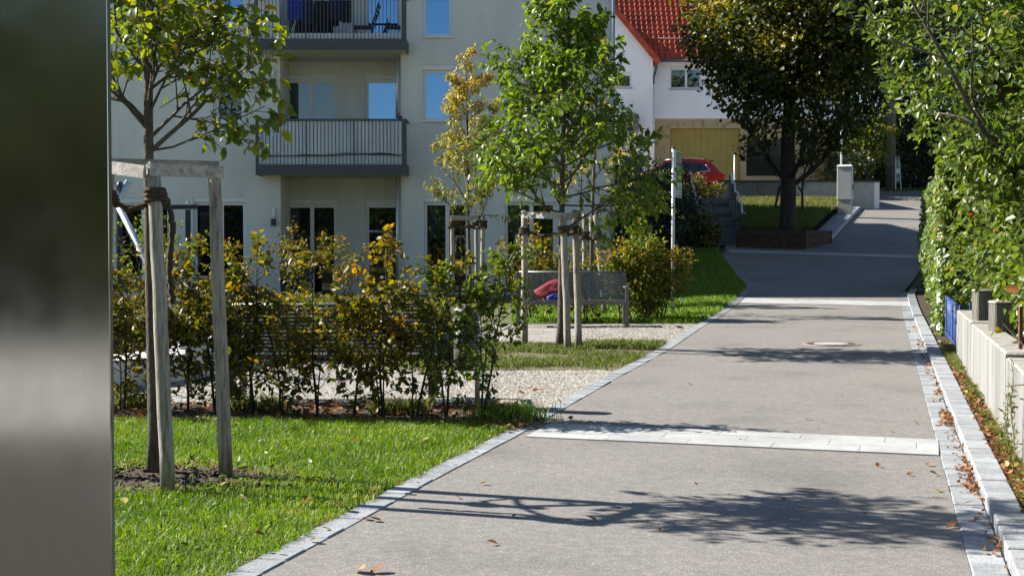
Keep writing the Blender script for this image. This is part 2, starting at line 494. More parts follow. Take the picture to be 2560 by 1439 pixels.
def leaf_mesh(name, Pp, D, N, L, W, rnd, tpl=T_DIA, off=None, curl=None):
    """Pp base points, D axis dirs, N approx normals, L lengths, W width ratio"""
    Pp = np.asarray(Pp, float)
    D = nrm(D); S = nrm(np.cross(N, D)); U = np.cross(D, S)
    T, Fs = tpl
    n, k = len(Pp), len(T)
    L = np.broadcast_to(np.asarray(L, float), (n,))
    W = np.broadcast_to(np.asarray(W, float), (n,))
    V = (Pp[:, None, :] + L[:, None, None] * (T[None, :, 0, None] * D[:, None, :]
         + W[:, None, None] * T[None, :, 1, None] * S[:, None, :] + T[None, :, 2, None] * U[:, None, :]))
    if curl is not None:
        V += (L * curl)[:, None, None] * (T[None, :, 0, None] ** 2) * U[:, None, :]
    V = V.reshape(-1, 3)
    if off is not None: V = V - np.asarray(off)[None, :]
    idx = (np.arange(n) * k)[:, None, None]
    faces = [(f[None] + idx).reshape(-1, f.shape[1]) for f in Fs]
    return np_mesh(name, V, faces, np.repeat(rnd, k))

def rot_about(d, ang, rg):
    d, s, u = frame_of(d)
    a = rg.uniform(0, 2 * math.pi)
    return math.cos(ang) * d + math.sin(ang) * (math.cos(a) * s + math.sin(a) * u)

class Skel:
    def __init__(s, rg, wob=0.12, trop=0.04, inside=None):
        s.rg = rg; s.lines = []; s.anch = []; s.wob = wob; s.trop = trop; s.inside = inside
    def grow(s, p, d, L, r, lvl, cfg, maxlvl):
        """cfg[lvl] = (children, angle, length ratio)"""
        rg = s.rg
        n = max(3, int(L / 0.16)); n = min(n, 9)
        d = np.asarray(d, float) / np.linalg.norm(d)
        pts = [np.asarray(p, float)]
        for i in range(n):
            d = d + rg.normal(0, s.wob, 3); d[2] += s.trop
            d /= np.linalg.norm(d)
            q = pts[-1] + d * L / n
            if s.inside is not None and lvl > 0 and not s.inside(q):
                break
            pts.append(q)
        if len(pts) < 2: return
        rr = np.linspace(r, max(r * 0.35, 0.002), len(pts))
        s.lines.append((pts, rr))
        if lvl >= maxlvl:
            for i in range(1, len(pts)):
                s.anch.append((pts[i - 1], pts[i]))
            return
        nc, ang, ratio = cfg[lvl]
        for c in range(nc):
            t = 0.2 + 0.8 * (c + rg.uniform(0, 1)) / nc
            f = t * (len(pts) - 1); i = min(int(f), len(pts) - 2); fr = f - i
            q = pts[i] * (1 - fr) + pts[i + 1] * fr
            dd = rot_about(pts[i + 1] - pts[i], ang * rg.uniform(0.7, 1.25), rg)
            s.grow(q, dd, L * ratio * rg.uniform(0.7, 1.2) * (1.15 - 0.45 * t), rr[i] * 0.6, lvl + 1, cfg, maxlvl)
        # the tip itself carries leaves
        s.anch.append((pts[-2], pts[-1]))
    def wood(s, name, mat, parent, extra=None, minr=0.0):
        mb = MB()
        if extra:
            for (pts, rr, n) in extra: mb.tube(pts, rr, n)
        for pts, rr in s.lines:
            if rr[0] < minr: continue
            mb.tube(pts, rr, 6 if rr[0] > 0.012 else 4, cap=False)
        return mb.build(name, mat, parent)
    def leaves(s, name, mat, parent, per, size, width, tpl, droop=0.5, spread=0.02, rfun=None, up=0.7, keep=None):
        rg = s.rg
        A = np.array([a for a, b in s.anch]); B = np.array([b for a, b in s.anch])
        n = len(A) * per
        i = np.repeat(np.arange(len(A)), per)
        t = rg.uniform(0, 1, (n, 1))
        pos = A[i] * (1 - t) + B[i] * t + rg.normal(0, spread, (n, 3))
        tw = nrm(B[i] - A[i])
        side = nrm(rg.normal(0, 1, (n, 3)))
        side = nrm(side - tw * (side * tw).sum(1, keepdims=True))
        D = tw * 0.55 + side * 0.85 + rg.normal(0, 0.15, (n, 3)); D[:, 2] -= droop * rg.uniform(0.4, 1.5, n)
        N = rg.normal(0, 0.55, (n, 3)); N[:, 2] += up
        if keep is not None:
            k = keep(pos); pos, D, N = pos[k], D[k], N[k]; n = len(pos)
        rnd = rg.uniform(0, 1, n) if rfun is None else rfun(pos, rg)
        me = leaf_mesh(name, pos, D, N, size * rg.uniform(0.6, 1.25, n), width * rg.uniform(.85, 1.15, n), np.clip(rnd, 0, 1), tpl, woff(parent), rg.normal(-0.1, 0.18, n))
        return tag(link(name, me, mat, parent), kind="stuff")

def blob_leaves(name, mat, parent, n, centre, rad, rg, size, width=0.8, tpl=T_DIA, shell=0.55, lump=0.25, rfun=None, zmin=None, nl=10, keep=None):
    """leaf clumps through the volume of a lumpy ellipsoid"""
    centre = np.asarray(centre, float); rad = np.asarray(rad, float)
    nc = max(12, n // 34)
    u = nrm(rg.normal(0, 1, (nc, 3)))
    lob = nrm(rg.normal(0, 1, (nl, 3))); amp = rg.uniform(-lump, lump, nl)
    k = 1 + (np.maximum(0, (u @ lob.T)) ** 4 * amp).sum(1)
    rr = (shell + (1 - shell) * rg.uniform(0, 1, nc)) ** 0.6 * k
    cl = centre + u * rr[:, None] * rad
    i = rg.randint(0, nc, n)
    cs = 0.16 * rad.mean() * rg.uniform(0.6, 1.3, nc)
    pos = cl[i] + rg.normal(0, 1, (n, 3)) * cs[i][:, None] * np.array([1, 1, 0.75])
    if zmin is not None:
        pos = pos[pos[:, 2] > zmin]; n = len(pos); i = i[:n]
    if keep is not None:
        kk = keep(pos); pos = pos[kk]; n = len(pos); i = i[:n]
    out = nrm((pos - centre) / rad)
    D = out * 0.6 + rg.normal(0, 0.6, (n, 3)); D[:, 2] -= 0.35
    N = rg.normal(0, 0.6, (n, 3)) + out * 0.4; N[:, 2] += 0.5
    rnd = np.clip(rg.uniform(0, 1, n) * 0.6 + rg.uniform(0, 0.45, nc)[i[:n]], 0, 1) if rfun is None else rfun(pos, rg)
    me = leaf_mesh(name, pos, D, N, size * rg.uniform(.6, 1.3, n), width, rnd, tpl, woff(parent))
    return tag(link(name, me, mat, parent), kind="stuff")

def strip_points(rg, n, y0, y1, fl, fr):
    ys = []
    Y = np.linspace(y0, y1, 200)
    w = np.maximum(fr(Y) - fl(Y), 0)
    c = np.cumsum(w); c = c / c[-1]
    y = np.interp(rg.uniform(0, 1, n), c, Y)
    x = fl(y) + (fr(y) - fl(y)) * rg.uniform(0, 1, n)
    return x, y

def blades(name, mat, parent, x, y, z, h, w, rg, lean=0.45, rfun=None, kind="stuff", off=None):
    """grass: bent two-segment blades"""
    n = len(x)
    a = rg.uniform(0, 2 * math.pi, n)
    dx, dy = np.cos(a), np.sin(a)
    b = rg.uniform(0, 2 * math.pi, n); lx, ly = np.cos(b), np.sin(b)
    hh = h * rg.uniform(0.45, 1.3, n); ww = w * rg.uniform(.7, 1.3, n)
    ln_ = lean * rg.uniform(0.2, 1.5, n) * hh
    base = np.stack([x, y, z], 1)
    V = np.zeros((n, 5, 3))
    V[:, 0] = base - np.stack([dx, dy, 0 * dx], 1) * ww[:, None] / 2
    V[:, 1] = base + np.stack([dx, dy, 0 * dx], 1) * ww[:, None] / 2
    mid = base + np.stack([lx * ln_ * .35, ly * ln_ * .35, hh * .6], 1)
    V[:, 2] = mid - np.stack([dx, dy, 0 * dx], 1) * ww[:, None] * .4
    V[:, 3] = mid + np.stack([dx, dy, 0 * dx], 1) * ww[:, None] * .4
    V[:, 4] = base + np.stack([lx * ln_, ly * ln_, hh * (1 - 0.25 * rg.uniform(0, 1, n))], 1)
    V = V.reshape(-1, 3)
    o_ = woff(parent) if parent is not None else (off if off is not None else (0, 0, 0))
    V = V - np.asarray(o_)[None]
    idx = (np.arange(n) * 5)[:, None]
    rnd = rg.uniform(0, 1, n) if rfun is None else rfun(x, y, rg)
    me = np_mesh(name, V, [np.array([[0, 1, 3, 2]]) + idx, np.array([[2, 3, 4]]) + idx], np.repeat(np.clip(rnd, 0, 1), 5))
    o = link(name, me, mat, parent)
    if parent is None and off is not None: o.location = off
    return tag(o, kind=kind)

# ================================================================== SETTING: ground, road, lawns
_RLp = [G(*p) for p in ((655, 1439), (851, 1332), (1100, 1193), (1290, 1093), (1544, 945), (1669, 877), (1762, 814))]
_rly = [-40.0] + [p[1] for p in _RLp] + [32.2, 39.6, 41.4, 41.7, 42.6, 58.0, 63.0]
_sl = (_RLp[1][0] - _RLp[0][0]) / (_RLp[1][1] - _RLp[0][1])
_rlx = [_RLp[0][0] + 0.272 * (-40.0 - _RLp[0][1])] + [p[0] for p in _RLp] + [5.72, 6.2, 6.5, 8.95, 10.0, 15.3, 15.6]
def RL(y): return np.interp(y, _rly, _rlx)
def RR(y): return np.interp(y, [-40, 6, 30, 38, 50, 63], [2.04 - .272 * 46, 2.04, 8.55, 11.6, 18.0, 26])
EDGE = 0.165
def EL(y): return RL(y) - EDGE

def loft(name, mat, ys, fl, fr, dz, nx=6, kind="structure", parent=None, zf=gz):
    ys = np.asarray(ys, float)
    V = []
    for y in ys:
        a, b = float(fl(y)), float(fr(y))
        for i in range(nx + 1):
            x = a + (b - a) * i / nx
            V.append((x, y, float(zf(x, y)) + dz))
    fc = []
    for j in range(len(ys) - 1):
        for i in range(nx):
            k = j * (nx + 1) + i
            fc.append((k, k + 1, k + nx + 2, k + nx + 1))
    me = np_mesh(name, np.array(V), [np.array(fc)])
    o = link(name, me, mat, parent)
    if kind: tag(o, kind=kind)
    return o

# ground sheet to the horizon
gx = np.concatenate([[-600, -250, -120, -60, -30], np.arange(-15, 30, 0.75), [35, 45, 60, 120, 300, 700]])
gy = np.concatenate([[-500, -200, -80], np.arange(-40, 76, 0.75), [85, 110, 160, 300, 800]])
GX, GY = np.meshgrid(gx, gy)
V = np.stack([GX, GY, gz(GX, GY) - 0.05], 2).reshape(-1, 3)
nxg = len(gx)
ii, jj = np.meshgrid(np.arange(nxg - 1), np.arange(len(gy) - 1))
b0 = (jj * nxg + ii).ravel()
ground = link("ground", np_mesh("ground", V, [np.stack([b0, b0 + 1, b0 + nxg + 1, b0 + nxg], 1)]), M_turf)
tag(ground, kind="structure")

YS = np.concatenate([np.arange(-40, 6, 2.0), np.arange(6, 26, 1.0), np.arange(26, 63.01, 0.35)])
for yy in (32.2, 39.6, 41.4, 41.7, 42.6): YS = np.append(YS, yy)
YS = np.unique(np.round(YS, 3))
road = loft("road", M_asph, YS, RL, RR, 0.0, 8)

# --- paving stones: edging on the left (flush), gutter and raised kerb on the right
HEAD = np.array([0.272, 1.0]); HEAD = HEAD / np.linalg.norm(HEAD)
SIDE = np.array([HEAD[1], -HEAD[0]])
def stone_mesh(name, L, W, H, b=0.006, seed=0):
    rg = R(seed)
    mb = MB()
    mb.cbox(-W / 2, W / 2, -L / 2, L / 2, -H, 0, b)
    return mb.mesh(name)
def stone_row(pname, sname, fx, y0, y1, yfar, W, top, depth, step=0.2, jitter=0.002, seed=1):
    """individual stones up to y1, the rest of the row joined to yfar"""
    rg = R(seed)
    bedm = pm("joint_sand", (0.13, 0.12, 0.10), (0.22, 0.2, 0.17), 30, 0.95, 0.4, 80, coord='World')
    hw = W / 2 * 1.035
    bed = loft(pname, bedm, np.arange(y0, yfar + .01, 0.5), lambda y: fx(y) - hw + .004, lambda y: fx(y) + hw - .004, top - 0.012, 1)
    mes = []
    for k in range(4):
        me = stone_mesh(sname, step - 0.008 - 0.002 * (k % 2), W - 0.004, depth, 0.005 + 0.001 * k)
        me.materials.append(M_stone); mes.append(me)
    far = MB()
    y = y0; n = 0
    while y < yfar:
        h = (fx(y + .3) - fx(y - .3)) / 0.6
        L = math.sqrt(1 + h * h)
        yc = y + step / L / 2
        x = float(fx(yc)); z = float(gz(x, yc)) + top + rg.normal(0, jitter)
        a = -math.atan(h)
        if y < y1:
            o = bpy.data.objects.new(sname, mes[rg.randint(4)])
            COL.objects.link(o); o.parent = bed
            o.location = (x, yc, z); o.rotation_euler = (rg.normal(0, .004) + 0.01, rg.normal(0, .006), a + rg.normal(0, .004))
        else:
            d = np.array([math.sin(-a), math.cos(a), 0.01]); d /= np.linalg.norm(d)
            s = np.array([math.cos(a), -math.sin(-a), 0])
            far.obox((x, yc, z - depth / 2), s, d, (0, 0, 1), W / 2 - .003, step / 2 - .004, depth / 2)
        y += step / L; n += 1
    if len(far.v):
        f = far.build("distant_" + sname, M_stone, bed)
        tag(f, kind="stuff")
    return bed
stone_row("path_edging", "edging_stone", lambda y: RL(y) - EDGE / 2, 4.6, 12.5, 39.4, 0.158, 0.006, 0.08, 0.24, seed=3)
GUT = 0.17
stone_row("gutter", "gutter_stone", lambda y: RR(y) + GUT / 2, 4.8, 12.5, 31.0, 0.165, 0.004, 0.08, 0.2, seed=5)
stone_row("raised_kerb", "kerb_stone", lambda y: RR(y) + GUT + 0.085, 4.8, 12.5, 31.0, 0.16, 0.075, 0.16, 0.2, seed=7)

# --- white paver bands across the road
def band(pa, pb, rows, rw, tl, name, indiv=True):
    """pa, pb left and right ends of the near edge (xy)"""
    pa = np.asarray(pa[:2], float); pb = np.asarray(pb[:2], float)
    d = pb - pa; L = np.linalg.norm(d); d /= L
    n = np.array([-d[1], d[0]])
    c = (pa + pb) / 2
    rg = R(int(abs(pa[1]) * 10))
    mb = MB()
    q = [pa, pb, pb + n * rows * rw, pa + n * rows * rw]
    V = [(p[0], p[1], float(gz(p[0], p[1])) + 0.004) for p in q]
    mb.quad(*V)
    bed = mb.build(name, pm("band_joint", (0.10, 0.095, 0.09), (0.16, 0.15, 0.14), 20, 0.95, coord='World'))
    tag(bed, kind="structure")
    for r in range(rows):
        s = -tl * (0.37 * r % 1.0)
        while s < L - 0.02:
            a = max(s, 0) + 0.002; b = min(s + tl, L) - 0.002
            if b - a > 0.05:
                m2 = MB()
                pts = [pa + d * a + n * (r * rw + .002), pa + d * b + n * (r * rw + .002), pa + d * b + n * ((r + 1) * rw - .002), pa + d * a + n * ((r + 1) * rw - .002)]
                cc = sum(pts) / 4
                dz = rg.normal(0, .0006)
                zs = [float(gz(p[0], p[1])) for p in pts]
                V = [(p[0], p[1], z + 0.001) for p, z in zip(pts, zs)] + [(p[0], p[1], z + 0.009 + dz) for p, z in zip(pts, zs)]
                m2.add(V, [(3, 2, 1, 0), (4, 5, 6, 7), (0, 1, 5, 4), (1, 2, 6, 5), (2, 3, 7, 6), (3, 0, 4, 7)])
                o = m2.build("paver", M_band, bed)
            s += tl
    return bed
band(G(1312, 1093), G(2348, 1140), 3, 0.245, 0.6, "white_band_paving")
b2a = G(1848, 757)
band(b2a, (b2a[0] + 4.02, b2a[1] - 1.15), 4, 0.3, 0.6, "far_band_paving")
b3a = np.array([6.3, 39.7])
band(b3a, (11.6, 38.15), 2, 0.3, 0.9, "upper_band_paving")

# --- areas left of the edging
HEDGE_A = np.array([-0.24, 10.92]); HEDGE_B = np.array([-4.6, 11.75])      # hornbeam hedge line
def hedge_y(x): return np.interp(x, [HEDGE_B[0], HEDGE_A[0]], [HEDGE_B[1], HEDGE_A[1]])
def const(v): return lambda y: np.full_like(np.asarray(y, float), v) if np.ndim(y) else v
lawn = loft("front_lawn", M_turf, np.arange(5.0, 11.01, 0.5), const(-9.0), EL, -0.004, 10)
loft("hedge_soil", M_soil, np.linspace(10.72, 12.1, 6), const(-9.0), lambda y: np.minimum(EL(y), 0.05), 0.004, 8)
loft("gravel_court", M_grav, np.arange(11.0, 23.6, 0.7), const(-9.0), EL, -0.010, 8)
loft("middle_grass", pm("thin_turf", (.05, .045, .02), (.12, .105, .05), 7, .95, .6, 40, coord="World", c3=(.17, .14, .085)), np.linspace(15.1, 18.9, 8), lambda y: -1.6 + 0 * y, EL, 0.0, 8)
loft("side_lawn", M_turf, np.concatenate([np.linspace(22.9, 32, 30), np.linspace(32.2, 42, 30)]), const(-3.0), EL, -0.004, 24)
loft("forecourt", pm("dark_paving", (.045, .041, .036), (.075, .068, .06), 30, .85, .3, 80, coord="World"), np.linspace(-0.8, 5.05, 10), const(-12), EL, 0.0, 6)
# light paved court left of and behind the viewpoint
loft("pale_court", M_conc, np.linspace(-12.5, -0.82, 12), const(-40), EL, 0.0, 10)
loft("rear_edging", M_stone, np.arange(-30, 4.7, 0.8), EL, RL, 0.0, 1)

rg = R(11)
# mulch ring round the near tree: less grass there
TREE1 = G(380, 1190)
def mulch(x, y): return np.exp(-(((x - TREE1[0] - 0.05) / 0.85) ** 2 + ((y - TREE1[1] + 0.12) / 0.48) ** 2) ** 2)
mr = MB(); n = 28
ring = [(TREE1[0] + 0.02 + 0.92 * math.cos(a) * (1 + .12 * math.sin(3 * a + 1)), TREE1[1] - 0.12 + 0.52 * math.sin(a) * (1 + .15 * math.sin(2 * a)), 0) for a in np.linspace(0, 2 * math.pi, n, endpoint=False)]
ring = [(p[0], p[1], float(gz(p[0], p[1])) + 0.006) for p in ring]
mr.add(ring + [(TREE1[0], TREE1[1] - .1, TREE1[2] + 0.03)], [(i, (i + 1) % n, n) for i in range(n)])
tag(mr.build("mulch_bed", M_soil), kind="structure")

x, y = strip_points(rg, 165000, 5.3, 10.95, const(-4.6), lambda y: EL(y) + 0.02 + 0.035 * np.sin(y * 11) * np.sin(y * 4.3))
cl = np.sin(x * 7.1 + 1.3 * np.sin(y * 5.3)) * np.sin(y * 6.7 + x * 2.1)
keep = (rg.uniform(0, 1, len(x)) > mulch(x, y) * 0.985) & (y < hedge_y(x) - 0.22 + 0.05 * np.sin(x * 9)) & (rg.uniform(0, 1, len(x)) < 0.8 + 0.2 * cl)
x, y = x[keep], y[keep]
def gr(x, y, rg):
    d = mulch(x, y) * 0.45 + 0.14 * np.sin(x * 3.1 + 2 * np.sin(y * 2.3)) + 0.10 * np.sin(x * 11 + 3 * np.sin(y * 7.1)) + 0.5 * (rg.uniform(0, 1, len(x)) < .05) + 0.12 * np.exp(-((EL(y) - x) / 0.12) ** 2)
    return np.clip(rg.beta(2.2, 2.6, len(x)) + d, 0, 1)
tag(blades("lawn_grass", L_grass, None, x, y, gz(x, y), 0.050, 0.0048, rg, 0.65, gr), "short green mown grass on the front lawn beside the path", "grass")
# broad-leaf weeds (clover, plantain) in the lawn
x, y = strip_points(rg, 2600, 5.6, 10.6, const(-4.2), lambda y: EL(y) - 0.02)
x += 0.10 * np.sin(y * 40); n = len(x)
pos = np.stack([x, y, gz(x, y) + rg.uniform(0.01, 0.045, n)], 1)
D = rg.normal(0, 1, (n, 3)); D[:, 2] = rg.uniform(0.0, 0.5, n)
N = rg.normal(0, .3, (n, 3)); N[:, 2] += 1
me = leaf_mesh("lawn_weeds", pos, D, N, rg.uniform(.02, .045, n), .8, rg.uniform(0.1, .75, n), T_HEX)
tag(link("lawn_weeds", me, L_grass), "small broad leaves of clover among the lawn grass", "weeds", kind="stuff")

x, y = strip_points(rg, 34000, 15.05, 18.95, const(-1.6), lambda y: EL(y) + 0.01)
bare = np.sin(x * 2.3 + 1.0) * np.sin(y * 2.9 + x) + 0.35 * np.sin(x * 9) * np.sin(y * 8)
edge_ = np.minimum(y - 15.0 - .25 * np.sin(x * 3.1), 18.95 - y - .25 * np.sin(x * 2.3 + 1)) / .5
keep = (rg.uniform(0, 1, len(x)) < np.clip(edge_, 0, 1) * (0.42 + 0.75 * bare)); x, y = x[keep], y[keep]
tag(blades("middle_tuft_grass", L_grassd, None, x, y, gz(x, y), 0.075, 0.011, rg, 0.8,
    lambda x, y, r: r.beta(2, 2.6, len(x))), "patchy rough grass between the two gravel strips", "grass")
x, y = strip_points(rg, 52000, 23.1, 40.5, const(0.0), lambda y: EL(y) + 0.01)
keep = ~((x < 2.4) & (y > 33)); x, y = x[keep], y[keep]
tag(blades("side_lawn_grass", L_grass, None, x, y, gz(x, y), 0.08, 0.016, rg, 0.6,
    lambda x, y, r: r.beta(2, 2.6, len(x))), "mown grass sloping up beside the white sign post", "grass")
# loose pebbles on the gravel near the edging
def pebbles(name, x, y, s, rg, label):
    n = len(x)
    T = np.array([(1, 0, 0), (0, 1, 0), (-1, 0, 0), (0, -1, 0), (0, 0, .7), (0, 0, -.4)])
    Fs = np.array([(0, 1, 4), (1, 2, 4), (2, 3, 4), (3, 0, 4)])
    a = rg.uniform(0, 6.28, n); sx = s * rg.uniform(.5, 1.5, n); sy = s * rg.uniform(.4, 1.1, n)
    ca, sa = np.cos(a), np.sin(a)
    V = np.zeros((n, 6, 3))
    V[:, :, 0] = x[:, None] + T[None, :, 0] * (sx * ca)[:, None] - T[None, :, 1] * (sy * sa)[:, None]
    V[:, :, 1] = y[:, None] + T[None, :, 0] * (sx * sa)[:, None] + T[None, :, 1] * (sy * ca)[:, None]
    V[:, :, 2] = gz(x, y)[:, None] + T[None, :, 2] * sy[:, None] * .8 - 0.008
    idx = (np.arange(n) * 6)[:, None, None]
    m = leafm("pebble_stone", [(0, (.14, .12, .09)), (.5, (.29, .27, .235)), (1, (.50, .48, .44))], 0.0, 0.8, 0.3)
    o = link(name, np_mesh(name, V.reshape(-1, 3), [(Fs[None] + idx).reshape(-1, 3)], np.repeat(rg.uniform(0, 1, n), 6)), m)
    return tag(o, label, "gravel", kind="stuff")
x, y = strip_points(rg, 14000, 11.2, 15.1, lambda y: EL(y) - 1.5 * rg.beta(1.2, 2.2, np.shape(y)), EL)
x2, y2 = strip_points(rg, 5000, 18.9, 22.9, lambda y: EL(y) - 1.6, EL)
x3, y3 = strip_points(rg, 5000, 11.6, 15.2, const(-4.0), EL)
pebbles("loose_gravel", np.concatenate([x, x2, x3]), np.concatenate([y, y2, y3]), 0.016, rg, "loose pale pebbles lying on the gravel beside the path")

# --- manhole
mc = G(2078, 860)
mh = thing("manhole_cover", mc, "round manhole cover with pale disc and rusty iron ring in the asphalt", "manhole")
def disc(r0, r1, z0, z1, n=40):
    mb = MB()
    V = []
    for k in range(n):
        a = 2 * math.pi * k / n; V.append((r0 * math.cos(a), r0 * math.sin(a), z1))
    for k in range(n):
        a = 2 * math.pi * k / n; V.append((r1 * math.cos(a), r1 * math.sin(a), z1))
    for k in range(n):
        a = 2 * math.pi * k / n; V.append((r1 * math.cos(a), r1 * math.sin(a), z0))
    fc = []
    for k in range(n):
        j = (k + 1) % n
        fc.append((k, n + k, n + j, j)); fc.append((n + k, 2 * n + k, 2 * n + j, n + j))
    if r0 < 1e-4:
        V = [(0, 0, z1)] + V[n:]
        fc = [(0, 1 + k, 1 + (k + 1) % n) for k in range(n)] + [(1 + k, 1 + n + k, 1 + n + (k + 1) % n, 1 + (k + 1) % n) for k in range(n)]
    mb.add(V, fc); return mb
M_rust = pm("rusty_iron", (0.06, 0.03, 0.02), (0.20, 0.085, 0.05), 22, 0.8, 0.4, 60)
disc(0.345, 0.395, -.02, .008).build("outer_rim", pm("worn_iron", (0.20, 0.16, 0.13), (0.34, 0.29, 0.24), 20, 0.7, 0.2), mh, local=True)
disc(0.23, 0.345, -.02, .006).build("iron_ring", M_rust, mh, local=True)
disc(0.0, 0.232, -.02, .012).build("concrete_disc", M_band, mh, local=True)
for k in range(16):
    a = 2 * math.pi * k / 16
    mb = MB(); d = np.array([math.cos(a), math.sin(a), 0]); s = np.array([-d[1], d[0], 0])
    mb.obox(d * 0.30 + np.array([0, 0, .006]), d, s, (0, 0, 1), .012, .03, .003)
    mb.build("vent_slot", M_dark, mh, local=True)

# ================================================================== steel info pylon in the left foreground
py = 5.2
px1 = P(273, 700, py)[0]; px0 = px1 - 0.56
g0 = float(gz(px1, py))
pyl = thing("steel_pylon", ((px0 + px1) / 2, py, g0), "tall brushed stainless steel pylon standing on the lawn edge", "pylon")
mb = MB(); mb.cbox(px0, px1, py, py + .012, g0 - .1, 3.05, 0.002); mb.build("front_panel", M_steel, pyl)
mb = MB(); mb.box(px0 + .004, px1 - .004, py + .012, py + .017, g0 - .1, 3.045); mb.build("joint", M_dark, pyl)
mb = MB(); mb.cbox(px0, px1 - .0005, py + .017, py + .05, g0 - .1, 3.05, 0.002); mb.build("rear_shell", pm("dull_steel", (0.10, 0.095, 0.085), (0.15, 0.14, 0.125), 6, 0.5, metal=0.6), pyl)

# ================================================================== apartment building
YF = 34.0; YB = 35.4; YS_ = 33.2
LBL = {}
apt = thing("apartment_building", (P(900, 700, YF)[0], YF, 0.3), "beige rendered apartment building with recessed balconies and white window frames", "building")
XR = P(1533, 400, YF)[0]; XL = -17.0
ZT = 10.1
def fx(u): return float(P(u, 620, YF)[0])
def fz(v, Y=YF): return float(P(1280, v, Y)[2])
# window rectangles in photo pixels: u0,u1,v0(top),v1(bottom)
REC0 = (702, 1003)                          # recess left/right
flo = fz(437 - 8)                           # first floor slab underside
openings = {}
WIN = [  # name, u0,u1,v0,v1,mullions,glass,curtain,shutter box
    (1058, 1136, 162, 302, [], 'b', None, 1), (1058, 1131, -72, 92, [], 'b', None, 1),
    (1060, 1172, 492, 738, [.52], 'd', 'curtain', 1), (1262, 1390, 492, 738, [.52], 'd', 'curtain', 1),
    (484, 614, 492, 738, [.53], 'd', 'curtain', 1), (290, 424, 494, 738, [.5], 'd', None, 1),
    (540, 612, 160, 305, [], 'd', None, 1), (545, 617, -72, 62, [], 'b', None, 1),
    (60, 190, 162, 302, [.5], 'd', None, 1), (60, 190, -72, 92, [.5], 'b', None, 1),
]
def wall_sheet(mb, x0, x1, z0, z1, y, ops, depth):
    xs = sorted(set([x0, x1] + [v for o in ops for v in o[:2]])); zs = sorted(set([z0, z1] + [v for o in ops for v in o[2:]]))
    xs = [v for v in xs if x0 - 1e-6 <= v <= x1 + 1e-6]; zs = [v for v in zs if z0 - 1e-6 <= v <= z1 + 1e-6]
    for i in range(len(xs) - 1):
        for j in range(len(zs) - 1):
            cx = (xs[i] + xs[i + 1]) / 2; cz = (zs[j] + zs[j + 1]) / 2
            if any(o[0] < cx < o[1] and o[2] < cz < o[3] for o in ops): continue
            mb.quad((xs[i], y, zs[j]), (xs[i + 1], y, zs[j]), (xs[i + 1], y, zs[j + 1]), (xs[i], y, zs[j + 1]))
    for (a, b, c, d) in ops:
        e = y + depth
        mb.quad((a, y, c), (a, y, d), (a, e, d), (a, e, c)); mb.quad((b, y, d), (b, y, c), (b, e, c), (b, e, d))
        mb.quad((a, y, d), (b, y, d), (b, e, d), (a, e, d)); mb.quad((a, e, c), (b, e, c), (b, y, c), (a, y, c))
def wrect(w, Y=YF):
    a = float(P(w[0], 620, Y)[0]); b = float(P(w[1], 620, Y)[0]); return (a, b, fz(w[3], Y), fz(w[2], Y))
rx0, rx1 = fx(REC0[0]), fx(REC0[1])
ops = [wrect(w) for w in WIN] + [(rx0, rx1, 0.1, ZT - .6)]
mb = MB()
wall_sheet(mb, XL, XR, -0.2, ZT, YF, ops[:-1] + [ops[-1]], 0.16)
mb.quad((XR, YF, -.2), (XR, 51, -.2), (XR, 51, ZT), (XR, YF, ZT))
mb.quad((XL, 51, -.2), (XL, YF, -.2), (XL, YF, ZT), (XL, 51, ZT))
mb.quad((XR, 51, -.2), (XL, 51, -.2), (XL, 51, ZT), (XR, 51, ZT))
mb.build("wall", M_plaster, apt)
mb = MB(); mb.box(XL - .1, XR + .1, YF - .1, 51.1, ZT + .002, ZT + .22); mb.build("roof", M_dark, apt)
# recess
BW = [(718, 842, 187, 418, [.5], 'd', None, 1), (915, 1003, 187, 418, [], 'b', None, 1),
      (718, 842, 499, 745, [.5], 'd', None, 1), (915, 1003, 499, 745, [], 'd', None, 1),
      (718, 842, -125, 108, [.5], 'd', None, 1), (915, 1003, -125, 108, [], 'b', None, 1)]
rb = (float(P(REC0[0], 620, YF)[0]), float(P(1003, 620, YF)[0]))
mb = MB()
bops = []
for w in BW:
    a, b, c, d = wrect(w, YB); b = min(b, rb[1] - .03); bops.append((a, b, c, d))
wall_sheet(mb, rb[0], rb[1], 0.1, ZT - .6, YB, bops, 0.12)
mb.quad((rb[0], YF + .16, .1), (rb[0], YB, .1), (rb[0], YB, ZT - .6), (rb[0], YF + .16, ZT - .6))
mb.quad((rb[1], YB, .1), (rb[1], YF + .16, .1), (rb[1], YF + .16, ZT - .6), (rb[1], YB, ZT - .6))
mb.build("loggia_wall", M_plaster, apt)
M_room = pm("dark_room", (0.10, 0.095, 0.09), (0.22, 0.21, 0.2), 2, 0.9)
M_curt = pm("white_curtain", (0.62, 0.64, 0.68), (0.80, 0.81, 0.84), 1, 0.9, stretch=(14, 1, .2))
